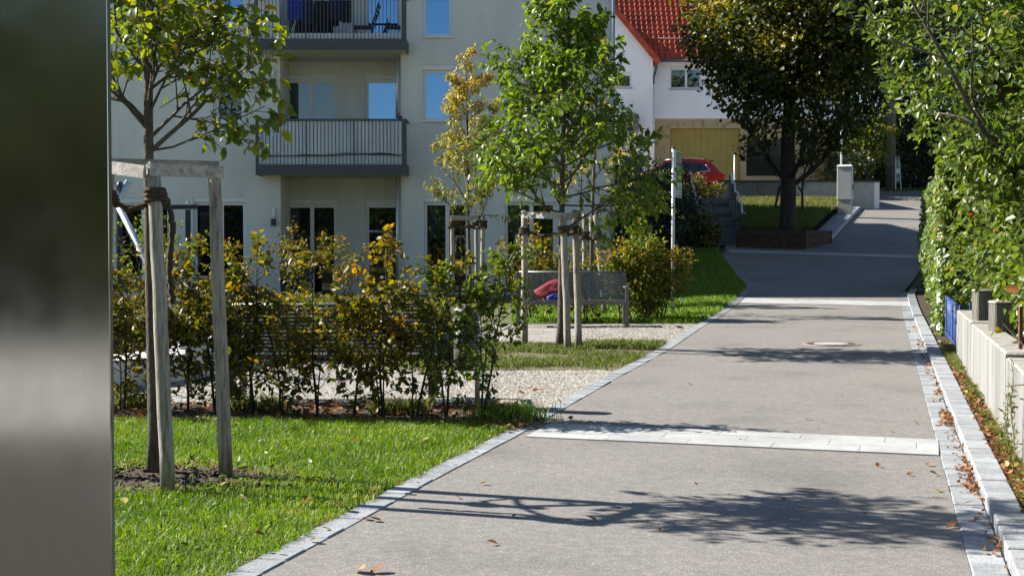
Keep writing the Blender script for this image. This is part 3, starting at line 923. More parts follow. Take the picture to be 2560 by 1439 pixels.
def window(w, rect, Y, dep, parent):
    a, b, c, d = rect
    yf = Y + dep - 0.07
    t = 0.075
    o = MB()
    top = d
    if w[7]:
        sb = MB(); sb.box(a + .002, b - .002, Y + .02, yf + .05, d - .13, d - .002); top = d - .132
    o.box(a + .001, a + t, yf, yf + .06, c + .001, top); o.box(b - t, b - .001, yf, yf + .06, c + .001, top)
    o.box(a + t, b - t, yf + .001, yf + .059, top - t, top - .001); o.box(a + t, b - t, yf + .001, yf + .059, c + .002, c + t)
    edges = [a + t]
    for m in w[4]:
        xm = a + (b - a) * m; o.box(xm - .05, xm + .05, yf + .002, yf + .058, c + t, top - t); edges += [xm - .05, xm + .05]
    edges.append(b - t)
    wd = o.build("window", M_frame, parent)
    if w[7]: sb.build("shutter_box", M_frame, wd)
    for k in range(0, len(edges), 2):
        g = MB(); g.box(edges[k] - .005, edges[k + 1] + .005, yf + .022, yf + .03, c + t - .005, top - t + .005)
        g.build("pane", M_glass if w[5] == 'b' else M_glassd, wd)
    if d - c < 2.0 and Y == YF:
        s = MB(); s.box(a - .04, b + .04, Y - .05, Y + dep - .07, c - .035, c + .001); s.build("sill", M_frame, wd)
    r_ = MB(); r_.box(a - .1, b + .1, yf + .55, yf + .57, c - .1, d + .1); r_.build("room_back", M_room, wd)
    if w[6]:
        cu = MB(); n = 14; x0, x1 = a + .12, a + .12 + (b - a) * .26
        V = []
        for i in range(n + 1):
            xx = x0 + (x1 - x0) * i / n
            V.append((xx, yf + .10 + .025 * (i % 2), top - .05)); V.append((xx - .03 * (i / n), yf + .10 + .025 * (i % 2), c + (top - c) * .62))
        cu.add(V, [(2 * i, 2 * i + 1, 2 * i + 3, 2 * i + 2) for i in range(n)])
        cu.build("curtain", M_curt, wd)
    return wd
for w, r_ in zip(WIN, ops): window(w, r_, YF, 0.16, apt)
for w, r_ in zip(BW, bops): window(w, r_, YB, 0.12, apt)
# balconies
M_fascia = pm("fascia_grey", (0.055, 0.062, 0.07), (0.075, 0.082, 0.09), 5, 0.55)
M_soff = pm("soffit", (0.46, 0.45, 0.40), (0.54, 0.53, 0.48), 3, 0.9, coord='World')
M_screen = pm("balcony_screen", (0.52, 0.55, 0.58), (0.66, 0.69, 0.72), 3, 0.85, 0.2, 20, coord='World')
def sx(u): return float(P(u, 620, YS_)[0])
def sz(v): return float(P(1280, v, YS_)[2])
bar_me = {}
def balcony(vb, vt, screen, ztop):
    """vb pixel of slab bottom, vt pixel of fascia top"""
    z0, z1 = sz(vb), sz(vt)
    x0, x1 = sx(640), sx(1017)
    bm = MB()
    bm.box(x0 + .03, x1 - .03, YS_ + .03, YB - .002, z0 + .02, z1 - .06)
    b = bm.build("balcony", M_soff, apt)
    f = MB(); f.box(x0, x1, YS_, YS_ + .03, z0, z1); f.box(x0, x0 + .03, YS_ + .03, YF - .002, z0, z1); f.box(x1 - .03, x1, YS_ + .03, YF - .002, z0, z1)
    f.build("fascia", M_fascia, b)
    hb = z1 + 0.02
    t = MB(); t.box(x0, x1, YS_ + .001, YS_ + .05, ztop - .05, ztop); t.box(x0 + .002, x0 + .05, YS_ + .05, YF - .002, ztop - .05, ztop); t.box(x1 - .05, x1 - .002, YS_ + .05, YF - .002, ztop - .05, ztop)
    t.build("top_rail", M_fascia, b)
    for (a, c) in ((x0, x0 + .07), (x1 - .12, x1)):
        q = MB(); q.box(a + .001, c - .001, YS_ + .002, YS_ + .06, z1, ztop - .05); q.build("corner_post", M_fascia, b)
    nb = 39
    key = round(ztop - z1, 3)
    if key not in bar_me:
        m_ = MB(); m_.box(-.008, .008, -.006, .006, 0, ztop - .05 - z1); bar_me[key] = m_.mesh("baluster"); bar_me[key].materials.append(M_fascia)
    for k in range(1, nb):
        o = bpy.data.objects.new("baluster", bar_me[key]); COL.objects.link(o); o.parent = b
        xx = x0 + .07 + (x1 - .12 - x0 - .07) * k / nb
        o.location = Vector((xx, YS_ + .02, z1)) - woff(b)
        if k in (13, 26): o.scale = (1.9, 1.5, 1)
    kp = MB(); kp.box(x0 + .07, x1 - .12, YS_ + .05, YS_ + .07, z1 - .04, z1 + (.14 if not screen else .22)); kp.build("kick_plate", M_screen, b)
    if screen:
        # fabric screen, lower hem sagging
        s = MB(); n = 24; V = []
        for i in range(n + 1):
            tt = i / n; xx = x0 + .075 + (x1 - .125 - x0 - .075) * tt
            zb = z1 + .235 + .06 * math.exp(-((tt - .72) / .22) ** 2) + .015 * math.sin(tt * 23)
            V += [(xx, YS_ + .038 + .008 * math.sin(i * 2.1), ztop - .055), (xx, YS_ + .04 + .012 * math.sin(i * 1.7), (ztop + zb) / 2), (xx, YS_ + .038 + .008 * math.sin(i * 2.9), zb)]
        s.add(V, [(3 * i, 3 * i + 1, 3 * i + 4, 3 * i + 3) for i in range(n)] + [(3 * i + 1, 3 * i + 2, 3 * i + 5, 3 * i + 4) for i in range(n)], True)
        s.build("fabric_screen", M_screen, b)
        h = MB(); h.tube([(x0 + .08, YS_ + .03, z1 + .21), (x0 + 1.7, YS_ + .028, z1 + .215), (x0 + 2.4, YS_ + .03, z1 + .25), (x0 + 2.75, YS_ + .03, z1 + .255), (x1 - .13, YS_ + .03, z1 + .225)], .018, 6); h.build("lower_rail", M_fascia, b)
    return b
balcony(437, 411, True, sz(297))
balcony(125, 97, False, sz(97) + (sz(297) - sz(411)))
# steel post of the balconies, wall lamps, downpipe
for (v0, v1) in ((150, 296), (442, 745)):
    mb = MB(); xx = fx(994); mb.tube([(xx, YF - .08, fz(v1)), (xx, YF - .08, fz(v0))], .035, 10); mb.build("support_post", M_galv, apt)
for (u, v0, v1) in ((686, 173, 213), (685, 520, 564)):
    xx = fx(u); a = fz(v1); c = fz(v0)
    lm = MB(); lm.cbox(xx - .055, xx + .055, YF - .11, YF - .002, a, a + (c - a) * .38, .006); l_ = lm.build("wall_lamp", M_dark, apt)
    g = MB(); g.tube([(xx + .01, YF - .06, a + (c - a) * .38), (xx + .01, YF - .06, c)], .035, 10); g.build("lamp_shade", M_frame, l_)
mb = MB(); mb.tube([(XR - .02, YF - .07, 0.3), (XR - .02, YF - .07, ZT - .1)], .055, 10); dp = mb.build("downpipe", pm("zinc_pipe", (0.30, 0.33, 0.36), (0.42, 0.45, 0.48), 10, 0.45, metal=.5), apt)
for zz in (1.6, 4.4, 7.2):
    mb = MB(); mb.tube([(XR - .02, YF - .07, zz), (XR - .02, YF - .07, zz + .05)], .064, 10); mb.build("pipe_clip", M_dark, dp)

# things on the upper balcony: drying rack with laundry, garden chairs
zf_ = sz(97) + 0.02; yb_ = YS_ + .75
def ub(u, v): return P(u, v, yb_)
dr = thing("drying_rack", (ub(815, 90)[0], yb_, zf_), "folding white clothes drying rack hung with dark blue laundry on the upper balcony", "drying rack")
ztop_ = zf_ + 1.0
xa, xb = ub(752, 0)[0], ub(860, 0)[0]
for (x0_, x1_) in ((xa, xa - .28), (xb, xb + .26)):
    for yy in (-.22, .22):
        mb = MB(); mb.tube([(x0_, yb_ - yy * .6, ztop_), (x1_, yb_ + yy, zf_)], .011, 6); mb.build("leg", M_frame, dr)
mb = MB()
for k in range(6): mb.tube([(xa - .3, yb_ - .25 + k * .1, ztop_ + .005), (xb + .3, yb_ - .25 + k * .1, ztop_ + .005)], .006, 5)
for x_ in (xa - .3, xb + .3): mb.tube([(x_, yb_ - .25, ztop_), (x_, yb_ + .25, ztop_)], .009, 5)
mb.build("rails", M_frame, dr)
M_laun = [pm("navy_cloth", (0.008, 0.010, 0.035), (0.02, 0.022, 0.06), 6, .9, .4, 30), pm("black_cloth", (0.008, 0.008, 0.010), (0.02, 0.02, 0.022), 6, .9, .4, 30), pm("blue_cloth", (0.01, 0.03, 0.22), (0.02, 0.05, 0.32), 6, .9, .4, 30), pm("pale_cloth", (.4, .45, .55), (.55, .6, .7), 6, .9, .3, 30)]
rg = R(5)
for k, (xo, wd_, ln_, mi, yy) in enumerate([(-.28, .34, .5, 2, -.25), (.05, .3, .62, 0, -.25), (.35, .36, .75, 1, -.15), (.74, .3, .5, 0, -.25), (-.1, .4, .8, 1, .05), (.55, .4, .6, 0, .05), (1.02, .26, .55, 1, -.2), (.2, .12, .86, 3, .1)]):
    c_ = thing("laundry", (xa + xo + wd_ / 2, yb_ + yy, ztop_ - ln_), ["dark navy garment hanging on the balcony drying rack", "black garment hanging on the balcony drying rack", "bright blue towel hanging on the balcony drying rack", "pale sock hanging behind the dark laundry on the rack"][mi], "laundry", "laundry on the upper balcony")
    mb = MB(); n = 8; V = []
    for i in range(n + 1):
        t_ = i / n
        for (s_, z_) in ((-.018, ztop_ - ln_ + .03 * math.sin(i * 2 + k)), (-.012, ztop_ - ln_ * .5), (-.004, ztop_ + .014), (.01, ztop_ + .014), (.02, ztop_ - ln_ * .4), (.026, ztop_ - ln_ * .75)):
            V.append((xa + xo + wd_ * t_, yb_ + yy + s_ + .012 * math.sin(i * 1.9 + k), z_))
    mb.add(V, [(6 * i + j, 6 * i + 6 + j, 6 * i + 7 + j, 6 * i + 1 + j) for i in range(n) for j in range(5)], True)
    mb.build("cloth", M_laun[mi], c_)
M_plast = pm("black_plastic", (0.012, 0.012, 0.013), (0.02, 0.02, 0.021), 5, 0.5)
def gchair(u, lab, face):
    x_ = ub(u, 90)[0]
    c = thing("garden_chair", (x_, yb_ + .3, zf_), lab, "chair")
    mb = MB(); mb.box(-.24, .24, -.24, .24, .40, .43); mb.build("seat", M_plast, c, local=True)
    for i in (-1, 1):
        for j in (-1, 1):
            mb = MB(); mb.bar((.22 * i, .22 * j, 0), (.22 * i, .22 * j, .40), .03, .03, (0, 1, 0)); mb.build("leg", M_plast, c, local=True)
    for j in range(5):
        mb = MB(); mb.obox((face * (.26 + .03 * j), 0, .52 + .1 * j), (1, 0, 0), (0, 1, 0), (0, 0, 1), .012, .22, .03); mb.build("back_slat", M_plast, c, local=True)
    for j in (-1, 1):
        mb = MB(); mb.bar((face * .24, .22 * j, .43), (face * .41, .22 * j, 1.0), .03, .03); mb.build("back_post", M_plast, c, local=True)
    return c
gchair(905, "black slatted garden chair beside the drying rack on the upper balcony", 1)
gchair(985, "black slatted garden chair by the blue glass door of the upper balcony", 1)

# flower pot on lower balcony rail end
fp = thing("flower_pot", (sx(1000), YS_ + .12, sz(297) + .002), "small purple flower pot on the end of the lower balcony rail", "flower pot")
mb = MB(); mb.tube([(sx(1000), YS_ + .03, sz(297) + .002), (sx(1000), YS_ + .03, sz(290))], [.05, .065], 10); mb.build("pot", pm("purple_pot", (.10, .015, .06), (.15, .02, .09), 5, .5), fp)
blob_leaves("flowers", leafm("purple_petals", [(0, (.15, .01, .08)), (1, (.3, .03, .12))], .3), fp, 60, (sx(1000), YS_ + .03, sz(288)), (.1, .06, .05), R(2), .035)

# ================================================================== benches
def bench(loc, rz, label, W=1.84):
    t = thing("park_bench", loc, label, "bench", None, rz)
    h = W / 2
    # local: front is -y, back is +y
    for sx_ in (-1, 1):
        x_ = sx_ * (h - .03)
        mb = MB(); mb.box(x_ - .03, x_ + .03, -.30, -.24, 0, .62); mb.build("front_leg", M_benchframe, t, local=True)
        mb = MB(); mb.bar((x_, .20, 0), (x_, .20, .43), .06, .05, (0, 1, 0)); mb.bar((x_, .20, .43), (x_, .33, .86), .06, .05, (0, 1, 0)); mb.build("rear_leg", M_benchframe, t, local=True)
        mb = MB(); mb.box(x_ - .032, x_ + .032, -.31, .24, .62, .65); mb.build("armrest", M_benchframe, t, local=True)
        mb = MB(); mb.box(x_ - .025, x_ + .025, -.24, .18, .36, .41); mb.build("side_rail", M_benchframe, t, local=True)
    mb = MB(); mb.box(-h + .06, h - .06, -.275, -.25, .355, .41); mb.build("seat_rail", M_benchframe, t, local=True)
    seat = MB()
    sl = MB(); sl.box(-h + .058, h - .058, -.012, .012, -.006, .006); slm = sl.mesh("slat"); slm.materials.append(M_slat)
    n = 12
    for k in range(n):
        o = bpy.data.objects.new("seat_slat", slm); COL.objects.link(o); o.parent = t
        o.location = (0, -.235 + k * .036, .425 - .012 * math.sin(k / n * 3.14))
    n = 12
    for k in range(n):
        o = bpy.data.objects.new("back_slat", slm); COL.objects.link(o); o.parent = t
        z_ = .46 + k * .0335
        o.location = (0, .215 + (z_ - .43) * .30, z_); o.rotation_euler = (math.pi / 2 - .25, 0, 0)
    for x_ in (-h * .33, h * .33):
        mb = MB(); mb.bar((x_, .235, .44), (x_, .355, .85), .012, .03, (0, 1, 0)); mb.bar((x_, -.24, .405), (x_, .2, .405), .012, .02); mb.build("slat_support", M_benchframe, t, local=True)
    mb = MB(); mb.tube([(-h + .05, .345, .872), (h - .05, .345, .872)], .02, 8); mb.build("top_rail", M_slat, t, local=True)
    return t
B1 = (-1.61, 12.35); B2 = (0.99, 22.45)
bench((B1[0], B1[1], float(gz(*B1))), math.pi, "grey steel slatted bench seen from behind through the hornbeam hedge")
bt = bench((B2[0], B2[1], float(gz(*B2))), 0.0, "grey steel slatted bench with a red jacket lying on it")
# jacket on bench 2
jz = float(gz(*B2))
jk = thing("jacket", (P(1370, 740, B2[1])[0], B2[1] - .02, jz + .44), "crumpled dark red quilted jacket with blue lining left on the far bench", "jacket")
def cloth(poly_uv, Y0, Y1, mat, name, seed, amp=.03):
    """padded cloth: outline in photo pixels, leaning from Y0 (bottom) to Y1 (top)"""
    rg = R(seed); n = len(poly_uv)
    us = [p[0] for p in poly_uv]; vs_ = [p[1] for p in poly_uv]
    cu, cv = np.mean(us), np.mean(vs_); vmin, vmax = min(vs_), max(vs_)
    V = []; rings = 5
    for side in (-1, 1):
        for r_ in range(rings):
            f = 1 - r_ / rings
            for k in range(n):
                u = cu + (us[k] - cu) * f; v = cv + (vs_[k] - cv) * f
                yy = Y0 + (Y1 - Y0) * (vmax - v) / (vmax - vmin)
                bulge = amp * math.sqrt(max(0, 1 - f * f)) + (0.018 * math.sin(k * 2.4 + r_ * 1.7 + seed) + rg.normal(0, .006)) * (1 if r_ else .2)
                p = P(u, v, yy); p[1] += side * (bulge if side < 0 else amp * .3)
                V.append(p)
    fc = []
    for s_ in range(2):
        o_ = s_ * rings * n
        for r_ in range(rings - 1):
            for k in range(n):
                j = (k + 1) % n
                f = (o_ + r_ * n + k, o_ + r_ * n + j, o_ + (r_ + 1) * n + j, o_ + (r_ + 1) * n + k)
                fc.append(f if s_ == 0 else f[::-1])
        c = o_ + (rings - 1) * n
        fc.append(tuple(c + k for k in range(n)) if s_ == 0 else tuple(c + k for k in reversed(range(n))))
    for k in range(n):
        j = (k + 1) % n
        fc.append((k, rings * n + k, rings * n + j, j))
    mb = MB(); mb.add(V, fc, True)
    return mb.build(name, mat, jk)
M_jack = pm("red_quilt", (0.16, 0.010, 0.020), (0.30, 0.022, 0.04), 25, 0.75, 0.5, 60)
cloth([(1333, 727), (1352, 715), (1372, 703), (1388, 697), (1404, 700), (1410, 715), (1408, 738), (1400, 750), (1386, 746), (1368, 749), (1350, 744)], B2[1] - .02, B2[1] + .20, M_jack, "shell", 3, .05)
cloth([(1366, 742), (1380, 735), (1400, 733), (1410, 742), (1407, 755), (1385, 756), (1370, 753)], B2[1] - .16, B2[1] - .10, pm("blue_lining", (0.02, 0.03, 0.20), (0.03, 0.05, 0.32), 10, .7), "lining", 5, .02)

# ================================================================== litter bin behind the hedge end
bx_, by_ = -0.40, 11.75
bz_ = float(gz(bx_, by_))
lb = thing("litter_bin", (bx_, by_, bz_), "slim grey round litter bin on a post behind the hedge end", "bin")
mb = MB(); mb.tube([(bx_ + .1, by_, bz_), (bx_ + .1, by_, bz_ + .85)], .022, 8); mb.build("post", M_galv, lb)
mb = MB(); mb.tube([(bx_, by_, bz_ + .32), (bx_, by_, bz_ + .34), (bx_, by_, bz_ + .78)], [.06, .105, .11], 14); mb.build("bucket", pm("grey_bin", (.10, .10, .095), (.16, .16, .15), 8, .55, metal=.3), lb)
mb = MB(); mb.tube([(bx_, by_, bz_ + .80), (bx_, by_, bz_ + .86), (bx_, by_, bz_ + .89)], [.115, .10, .03], 14); mb.build("hood", M_benchframe, lb)

# ================================================================== tree support frames
def stake_mesh(mb, a, b, r, seed):
    rg = R(seed); n = 9; pts = []; rr = []
    for i in range(n):
        t = i / (n - 1); p = np.asarray(a) * (1 - t) + np.asarray(b) * t
        pts.append(p + np.append(rg.normal(0, .0025, 2), 0)); rr.append(r * (1.05 - .12 * t) * (1 + rg.normal(0, .015)))
    pts.append(np.asarray(b) + (np.asarray(b) - np.asarray(a)) / np.linalg.norm(np.asarray(b) - np.asarray(a)) * .012); rr.append(r * .72)
    mb.tube(pts, rr, 12)
def rope(mb, pts, r, seed, turns=5):
    """knotted coir rope: slightly lumpy tube"""
    rg = R(seed); pts = [np.asarray(p, float) for p in pts]
    out = []; rr = []
    for i in range(len(pts) - 1):
        L = np.linalg.norm(pts[i + 1] - pts[i]); n = max(2, int(L / (r * 1.1)))
        for k in range(n):
            t = k / n; out.append(pts[i] * (1 - t) + pts[i + 1] * t + rg.normal(0, r * .22, 3)); rr.append(r * rg.uniform(.75, 1.25))
    out.append(pts[-1]); rr.append(r * .7)
    mb.tube(out, rr, 6)
def coil(c, R_, z0, z1, turns, r, seed):
    pts = [(c[0] + R_ * math.cos(a), c[1] + R_ * math.sin(a), z0 + (z1 - z0) * a / (2 * math.pi * turns)) for a in np.linspace(0, 2 * math.pi * turns, int(14 * turns))]
    mb = MB(); rope(mb, pts, r, seed); return mb
def support(stakes, rails, r, trunk, ztie, label, rail_w=.1, rope_r=.012, tail=None, seed=1, strap=True, ties=None):
    """stakes: list of (base, top); rails: list of (p0, p1)"""
    t = thing("tree_support", trunk, label, "tree support", "round-stake support frames of the young trees")
    for k, (a, b) in enumerate(stakes):
        mb = MB(); stake_mesh(mb, a, b, r, seed * 10 + k); mb.build("stake", M_wood, t)
    for k, (a, b) in enumerate(rails):
        mb = MB(); mb.bar(a, b, .022, rail_w); o = mb.build("rail", M_plank, t)
    for k, (a, b) in enumerate(stakes):
        if ties is not None and k not in ties: continue
        a = np.asarray(a); b = np.asarray(b); f = (ztie - a[2]) / (b[2] - a[2]); c = a * (1 - f) + b * f
        m = coil(c, r + rope_r * .7, c[2] - rope_r * 2, c[2] + rope_r * 2.5, 3, rope_r, seed + k)
        if strap:
            e = np.array([trunk[0], trunk[1], ztie - .02]); q = (c + e) / 2; q[2] -= .05
            rope(m, [c, q, e], rope_r, seed + k + 7)
        m.build("rope_tie", M_rope, t)
    if tail is not None:
        m = MB(); rope(m, tail, rope_r * 1.1, seed + 99); m.build("rope_tail", M_rope, t)
    return t

# near tree support: two visible stakes, third hidden behind the pylon
s1a = G(421, 1237); s2a = G(566, 1196)
y1, y2 = s1a[1], s2a[1]
s1b = P(385, 412, y1 + .02); s2b = P(534, 418, y2 - .03)
y3 = y1 + 0.10
s3a = np.array([P(245, 1200, y3 + .35)[0], y3 + .35, float(gz(-2.5, y3 + .35))]); s3b = P(272, 402, y3 + .33)
tr1 = np.array([TREE1[0], TREE1[1], TREE1[2]])
def off(p, d): q = np.array(p, float); q += np.asarray(d); return q
zr = s1b[2]
R1 = off(P(372, 424, y1 - .045), (0, 0, 0)); R2 = P(556, 430, y2 - .075)
L1 = P(250, 415, y3 + .10); L2 = P(362, 430, y1 - .05)
Bk1 = P(262, 410, y3 + .38); Bk2 = P(548, 418, y2 + .02)
rope_tail = [P(402, 482, y1 + .02), P(420, 500, y1 + .06), P(428, 540, y1 + .08), P(432, 580, y1 + .08), P(426, 640, y1 + .08), P(425, 700, y1 + .08), P(434, 760, y1 + .08)]
support([(s1a, s1b), (s2a, s2b), (s3a, s3b)], [(R1, R2), (L1, L2), (Bk1, Bk2)], .042, tr1, P(390, 492, y1)[2],
        "weathered round stakes with plank rails and coir rope beside the steel pylon", .072, .016, rope_tail, 3, ties=(0, 2))

# second support: three stakes in the rough grass
k1a, k2a, k3a = G(1312, 866), G(1420, 876), G(1447, 868)
k1b = P(1311, 528, k1a[1]); k2b = P(1408, 540, k2a[1]); k3b = P(1438, 528, k3a[1] + .05)
TREE2 = G(1398, 872); TREE2[1] += .15
ra = P(1304, 536, k1a[1] - .05); rb_ = P(1382, 538, k2a[1] - .05); rc = P(1446, 536, k3a[1] - .05)
support([(k1a, k1b), (k2a, k2b), (k3a, k3b)], [(ra, P(1414, 540, k2a[1] - .05)), (P(1400, 546, k2a[1] - .06), rc)], .046, TREE2, P(1400, 578, k1a[1])[2],
        "pale round stakes tied with rope round the glossy green young tree", .085, .02, None, 5)
# third: by the façade, yellowing tree
TY3 = 29.0
m1, m2_, m3 = [np.array([P(u, 700, TY3 + d)[0], TY3 + d, float(gz(-1, TY3))]) for (u, d) in ((1131, 0), (1205, .1), (1192, .5))]
h3 = P(1131, 540, TY3)[2]
TREE3 = np.array([P(1178, 600, TY3 + .3)[0], TY3 + .3, float(gz(-1, TY3))])
support([(m1, off(m1, (.0, 0, h3 - m1[2]))), (m2_, off(m2_, (.02, 0, h3 - m2_[2]))), (m3, off(m3, (-.01, 0, h3 - m3[2])))],
        [(P(1126, 545, TY3 - .06), P(1196, 545, TY3 + .05)), (P(1186, 543, TY3 + .03), P(1212, 545, TY3 + .5))], .045, TREE3, P(1131, 562, TY3)[2],
        "pale stakes round the slim yellowing tree by the ground floor windows", .1, .03, None, 8)
# fourth: behind the bench
TY4 = 25.5
TREE4 = np.array([P(1478, 700, TY4 + .3)[0], TY4 + .3, float(gz(1, TY4))])
m1, m2_, m3 = [np.array([P(u, 780, TY4 + d)[0], TY4 + d, float(gz(1, TY4))]) for (u, d) in ((1461, 0), (1512, .1), (1488, .55))]
h4 = P(1460, 536, TY4)[2]
t1 = off(m1, (0, 0, h4 - m1[2])); t2 = P(1488, 540, TY4 + .1); t3 = P(1478, 545, TY4 + .5)
support([(m1, t1), (m2_, t2), (m3, t3)], [], .045, TREE4, P(1461, 590, TY4)[2], "thin leaning stakes behind the bench with the red jacket", .09, .03, None, 9)

# ================================================================== trees
def young_tree(base, top_z, lean, first, nl, limb, lab, mat, leafsize, width, seed, r0, cfg, maxlvl, per, tpl, rfun=None, droop=.5, trop=.05, ang=1.0, clip=None, extra=None, bark=None, updir=.55, keep=None, name="young_tree", wob=.13):
    rg = R(seed)
    t = thing(name, base, lab, "tree")
    n = 14; pts = []; rr = []
    for i in range(n):
        f = i / (n - 1)
        pts.append(np.array([base[0] + lean[0] * f + .02 * math.sin(f * 5 + seed), base[1] + lean[1] * f + .02 * math.cos(f * 4), base[2] - .03 + (top_z - base[2]) * f]))
        rr.append(r0 * (1 - .8 * f) + .006 + (r0 * .5 if i == 0 else 0))
    sk = Skel(rg, wob, trop, clip)
    H = top_z - base[2]
    for k in range(nl):
        f = first + (1 - first) * (k + rg.uniform(0, .8)) / nl
        j = min(int(f * (n - 1)), n - 2); q = pts[j] + (pts[j + 1] - pts[j]) * (f * (n - 1) - j)
        a = k * 2.4 + rg.uniform(-.4, .4)
        d = np.array([math.cos(a), math.sin(a), updir + .5 * f])
        L = limb * (1.15 - .75 * ((f - first) / (1 - first))) * rg.uniform(.75, 1.15)
        sk.grow(q, d, L, rr[j] * .5, 0, cfg, maxlvl)
    if extra:
        for (z_, d, L, r_) in extra:
            f = (z_ - base[2]) / H; j = min(int(f * (n - 1)), n - 2); q = pts[j] + (pts[j + 1] - pts[j]) * (f * (n - 1) - j)
            sk.grow(q, np.asarray(d, float), L, r_, 0, cfg, maxlvl)
    sk.grow(pts[-1], (0, 0, 1), limb * .5, rr[-1], 0, cfg, maxlvl)
    sk.wood("trunk", bark or M_bark, t, [(pts, rr, 12)])
    sk.leaves("crown", mat, t, per, leafsize, width, tpl, droop, .02, rfun, keep=keep)
    return t

# near tree: crown starts about 2.2 m up, arching low twig to the right
young_tree(TREE1, 4.4, (0.02, .05), .47, 22, .78, "young tree with toothed green leaves rising from the stake frame by the pylon", L_young, .080, .72, 21, .040,
           [(7, .8, .52), (4, .8, .5)], 2, 2, T_FULL, lambda p, r: r.beta(1.7, 2.6, len(p)) * 1.05, .55, .03, updir=.75, keep=lambda p: R(4).uniform(0, 1, len(p)) < .52,
           extra=[(2.13, (1.0, -.1, .02), .8, .008), (2.2, (.9, .1, .85), .8, .012), (2.35, (.8, -.25, .9), .75, .012), (2.3, (-.8, -.1, .9), .8, .013), (2.5, (.8, -.4, .6), .7, .011), (2.65, (1, .1, .5), .7, .011), (2.25, (-.7, -.3, .5), .7, .011), (2.45, (.5, -.7, .7), .7, .011)])
# glossy green tree in the rough grass
young_tree(TREE2, 4.6, (.12, .05), .35, 24, 1.25, "young tree with a dense round crown of glossy green leaves above the gravel", L_green, .108, .6, 33, .045,
           [(8, .85, .55), (5, .8, .5)], 2, 2, T_FULL, lambda p, r: r.beta(2, 2.4, len(p)), .55, .05, updir=.45, keep=lambda p: R(6).uniform(0, 1, len(p)) < .82,
           extra=[(2.0, (-1, -.2, .1), 1.1, .014), (2.6, (-1, -.1, .5), 1.4, .016), (3.0, (-1, .1, .7), 1.3, .016), (3.2, (-.8, -.3, 1.0), 1.2, .014), (2.2, (1, -.1, .05), 1.2, .016), (2.35, (-1, .2, .3), 1.3, .016), (2.1, (.9, -.5, 0), 1.15, .014), (2.3, (-.6, -.7, .2), 1.0, .014), (2.6, (1, .2, .35), 1.2, .014)])
young_tree(TREE3, 5.1, (-.12, 0), .33, 22, 1.15, "slim tree with thin yellow orange leaves close to the beige façade", L_yellow, .11, .5, 41, .04,
           [(7, .7, .5), (4, .7, .5)], 2, 2, T_DIA, lambda p, r: np.clip((p[:, 2] - 3.2) * .16 + r.uniform(0, .55, len(p)), 0, 1), .9, .05, updir=.55)
young_tree(TREE4, 5.2, (.1, 0), .36, 12, 1.0, "slim tree with pale yellowing leaves behind the bench", L_yellow, .11, .5, 47, .04,
           [(5, .7, .5), (3, .7, .5)], 2, 2, T_DIA, lambda p, r: r.uniform(0, .8, len(p)), .9, .08, updir=.8)

# ================================================================== hornbeam hedge plants
def hornbeam(x_, y_, h, w, seed, lab, mat, grp, n_st=3, per=2, size=.062, dens=1.0, tpl=T_HEX):
    rg = R(seed)
    z0 = float(gz(x_, y_))
    t = thing("hornbeam_plant", (x_, y_, z0), lab, "hedge plant", grp)
    sk = Skel(rg, .16, .05)
    for s_ in range(n_st):
        a = rg.uniform(0, 6.28); p = np.array([x_ + .03 * math.cos(a) * (s_ > 0), y_ + .03 * math.sin(a) * (s_ > 0), z0 - .02])
        hh = h * (1 if s_ == 0 else rg.uniform(.6, .9)); n = 9; pts = [p]
        d = np.array([rg.normal(0, .06), rg.normal(0, .06), 1.0])
        for i in range(n):
            d = d + rg.normal(0, .06, 3) * np.array([1, 1, .2]); d /= np.linalg.norm(d); pts.append(pts[-1] + d * hh * .88 / n)
        rr = np.linspace(.013 if s_ == 0 else .008, .003, n + 1)
        sk.lines.append((pts, rr))
        nb = int(18 * dens)
        for k in range(nb):
            f = .10 + .9 * (k + rg.uniform(0, 1)) / nb
            if rg.uniform() > .24 + 1.0 * f: continue
            j = min(int(f * n), n - 1); q = pts[j] + (pts[j + 1] - pts[j]) * (f * n - j)
            a = rg.uniform(0, 6.28)
            sk.grow(q, (math.cos(a) * w, math.sin(a) * .75 * w, .25 + .55 * f), (.34 - .16 * abs(f - .45)) * rg.uniform(.6, 1.25), .004, 0, [(3, .7, .55)], 1)
        sk.grow(pts[-1], d, .16, .003, 0, [(3, .5, .5)], 1)
    sk.wood("stem", M_barkd, t)
    def rf(p, r):
        hz = np.clip((p[:, 2] - z0) / h, 0, 1.1)
        return r.beta(1.6, 2.2, len(p)) * .85 + .27 * hz * r.uniform(.2, 1, len(p)) - .06 + sh
    sh = rg.normal(0, .08)
    sk.leaves("foliage", mat, t, per, size, .72, tpl, .35, .018, rf, up=.9)
    return t
rg = R(77)
HLAB = ["green hornbeam plant at the path end of the hedge row", "greenish hornbeam plant of the hedge row before the litter bin", "brown hornbeam plant of the hedge row before one end of the near bench"] + \
    ["autumn brown hornbeam plant of the hedge row standing before the near bench"] * 5 + ["tall hornbeam plant of the hedge row behind the stake without rope", "hornbeam plant of the hedge row before the white limestone block"] + \
    ["hornbeam plant of the hedge row behind the rope-wrapped stake"] * 2 + ["hornbeam plant of the hedge row beside the steel pylon"] * 2
nP = 14
hs_ = [1.5, 1.28, 1.42, 1.5, 1.2, 1.38, 1.05, 1.52, 1.5, 1.22, 1.42, 1.18, 1.45, 1.4, 1.3, 1.42, 1.35]
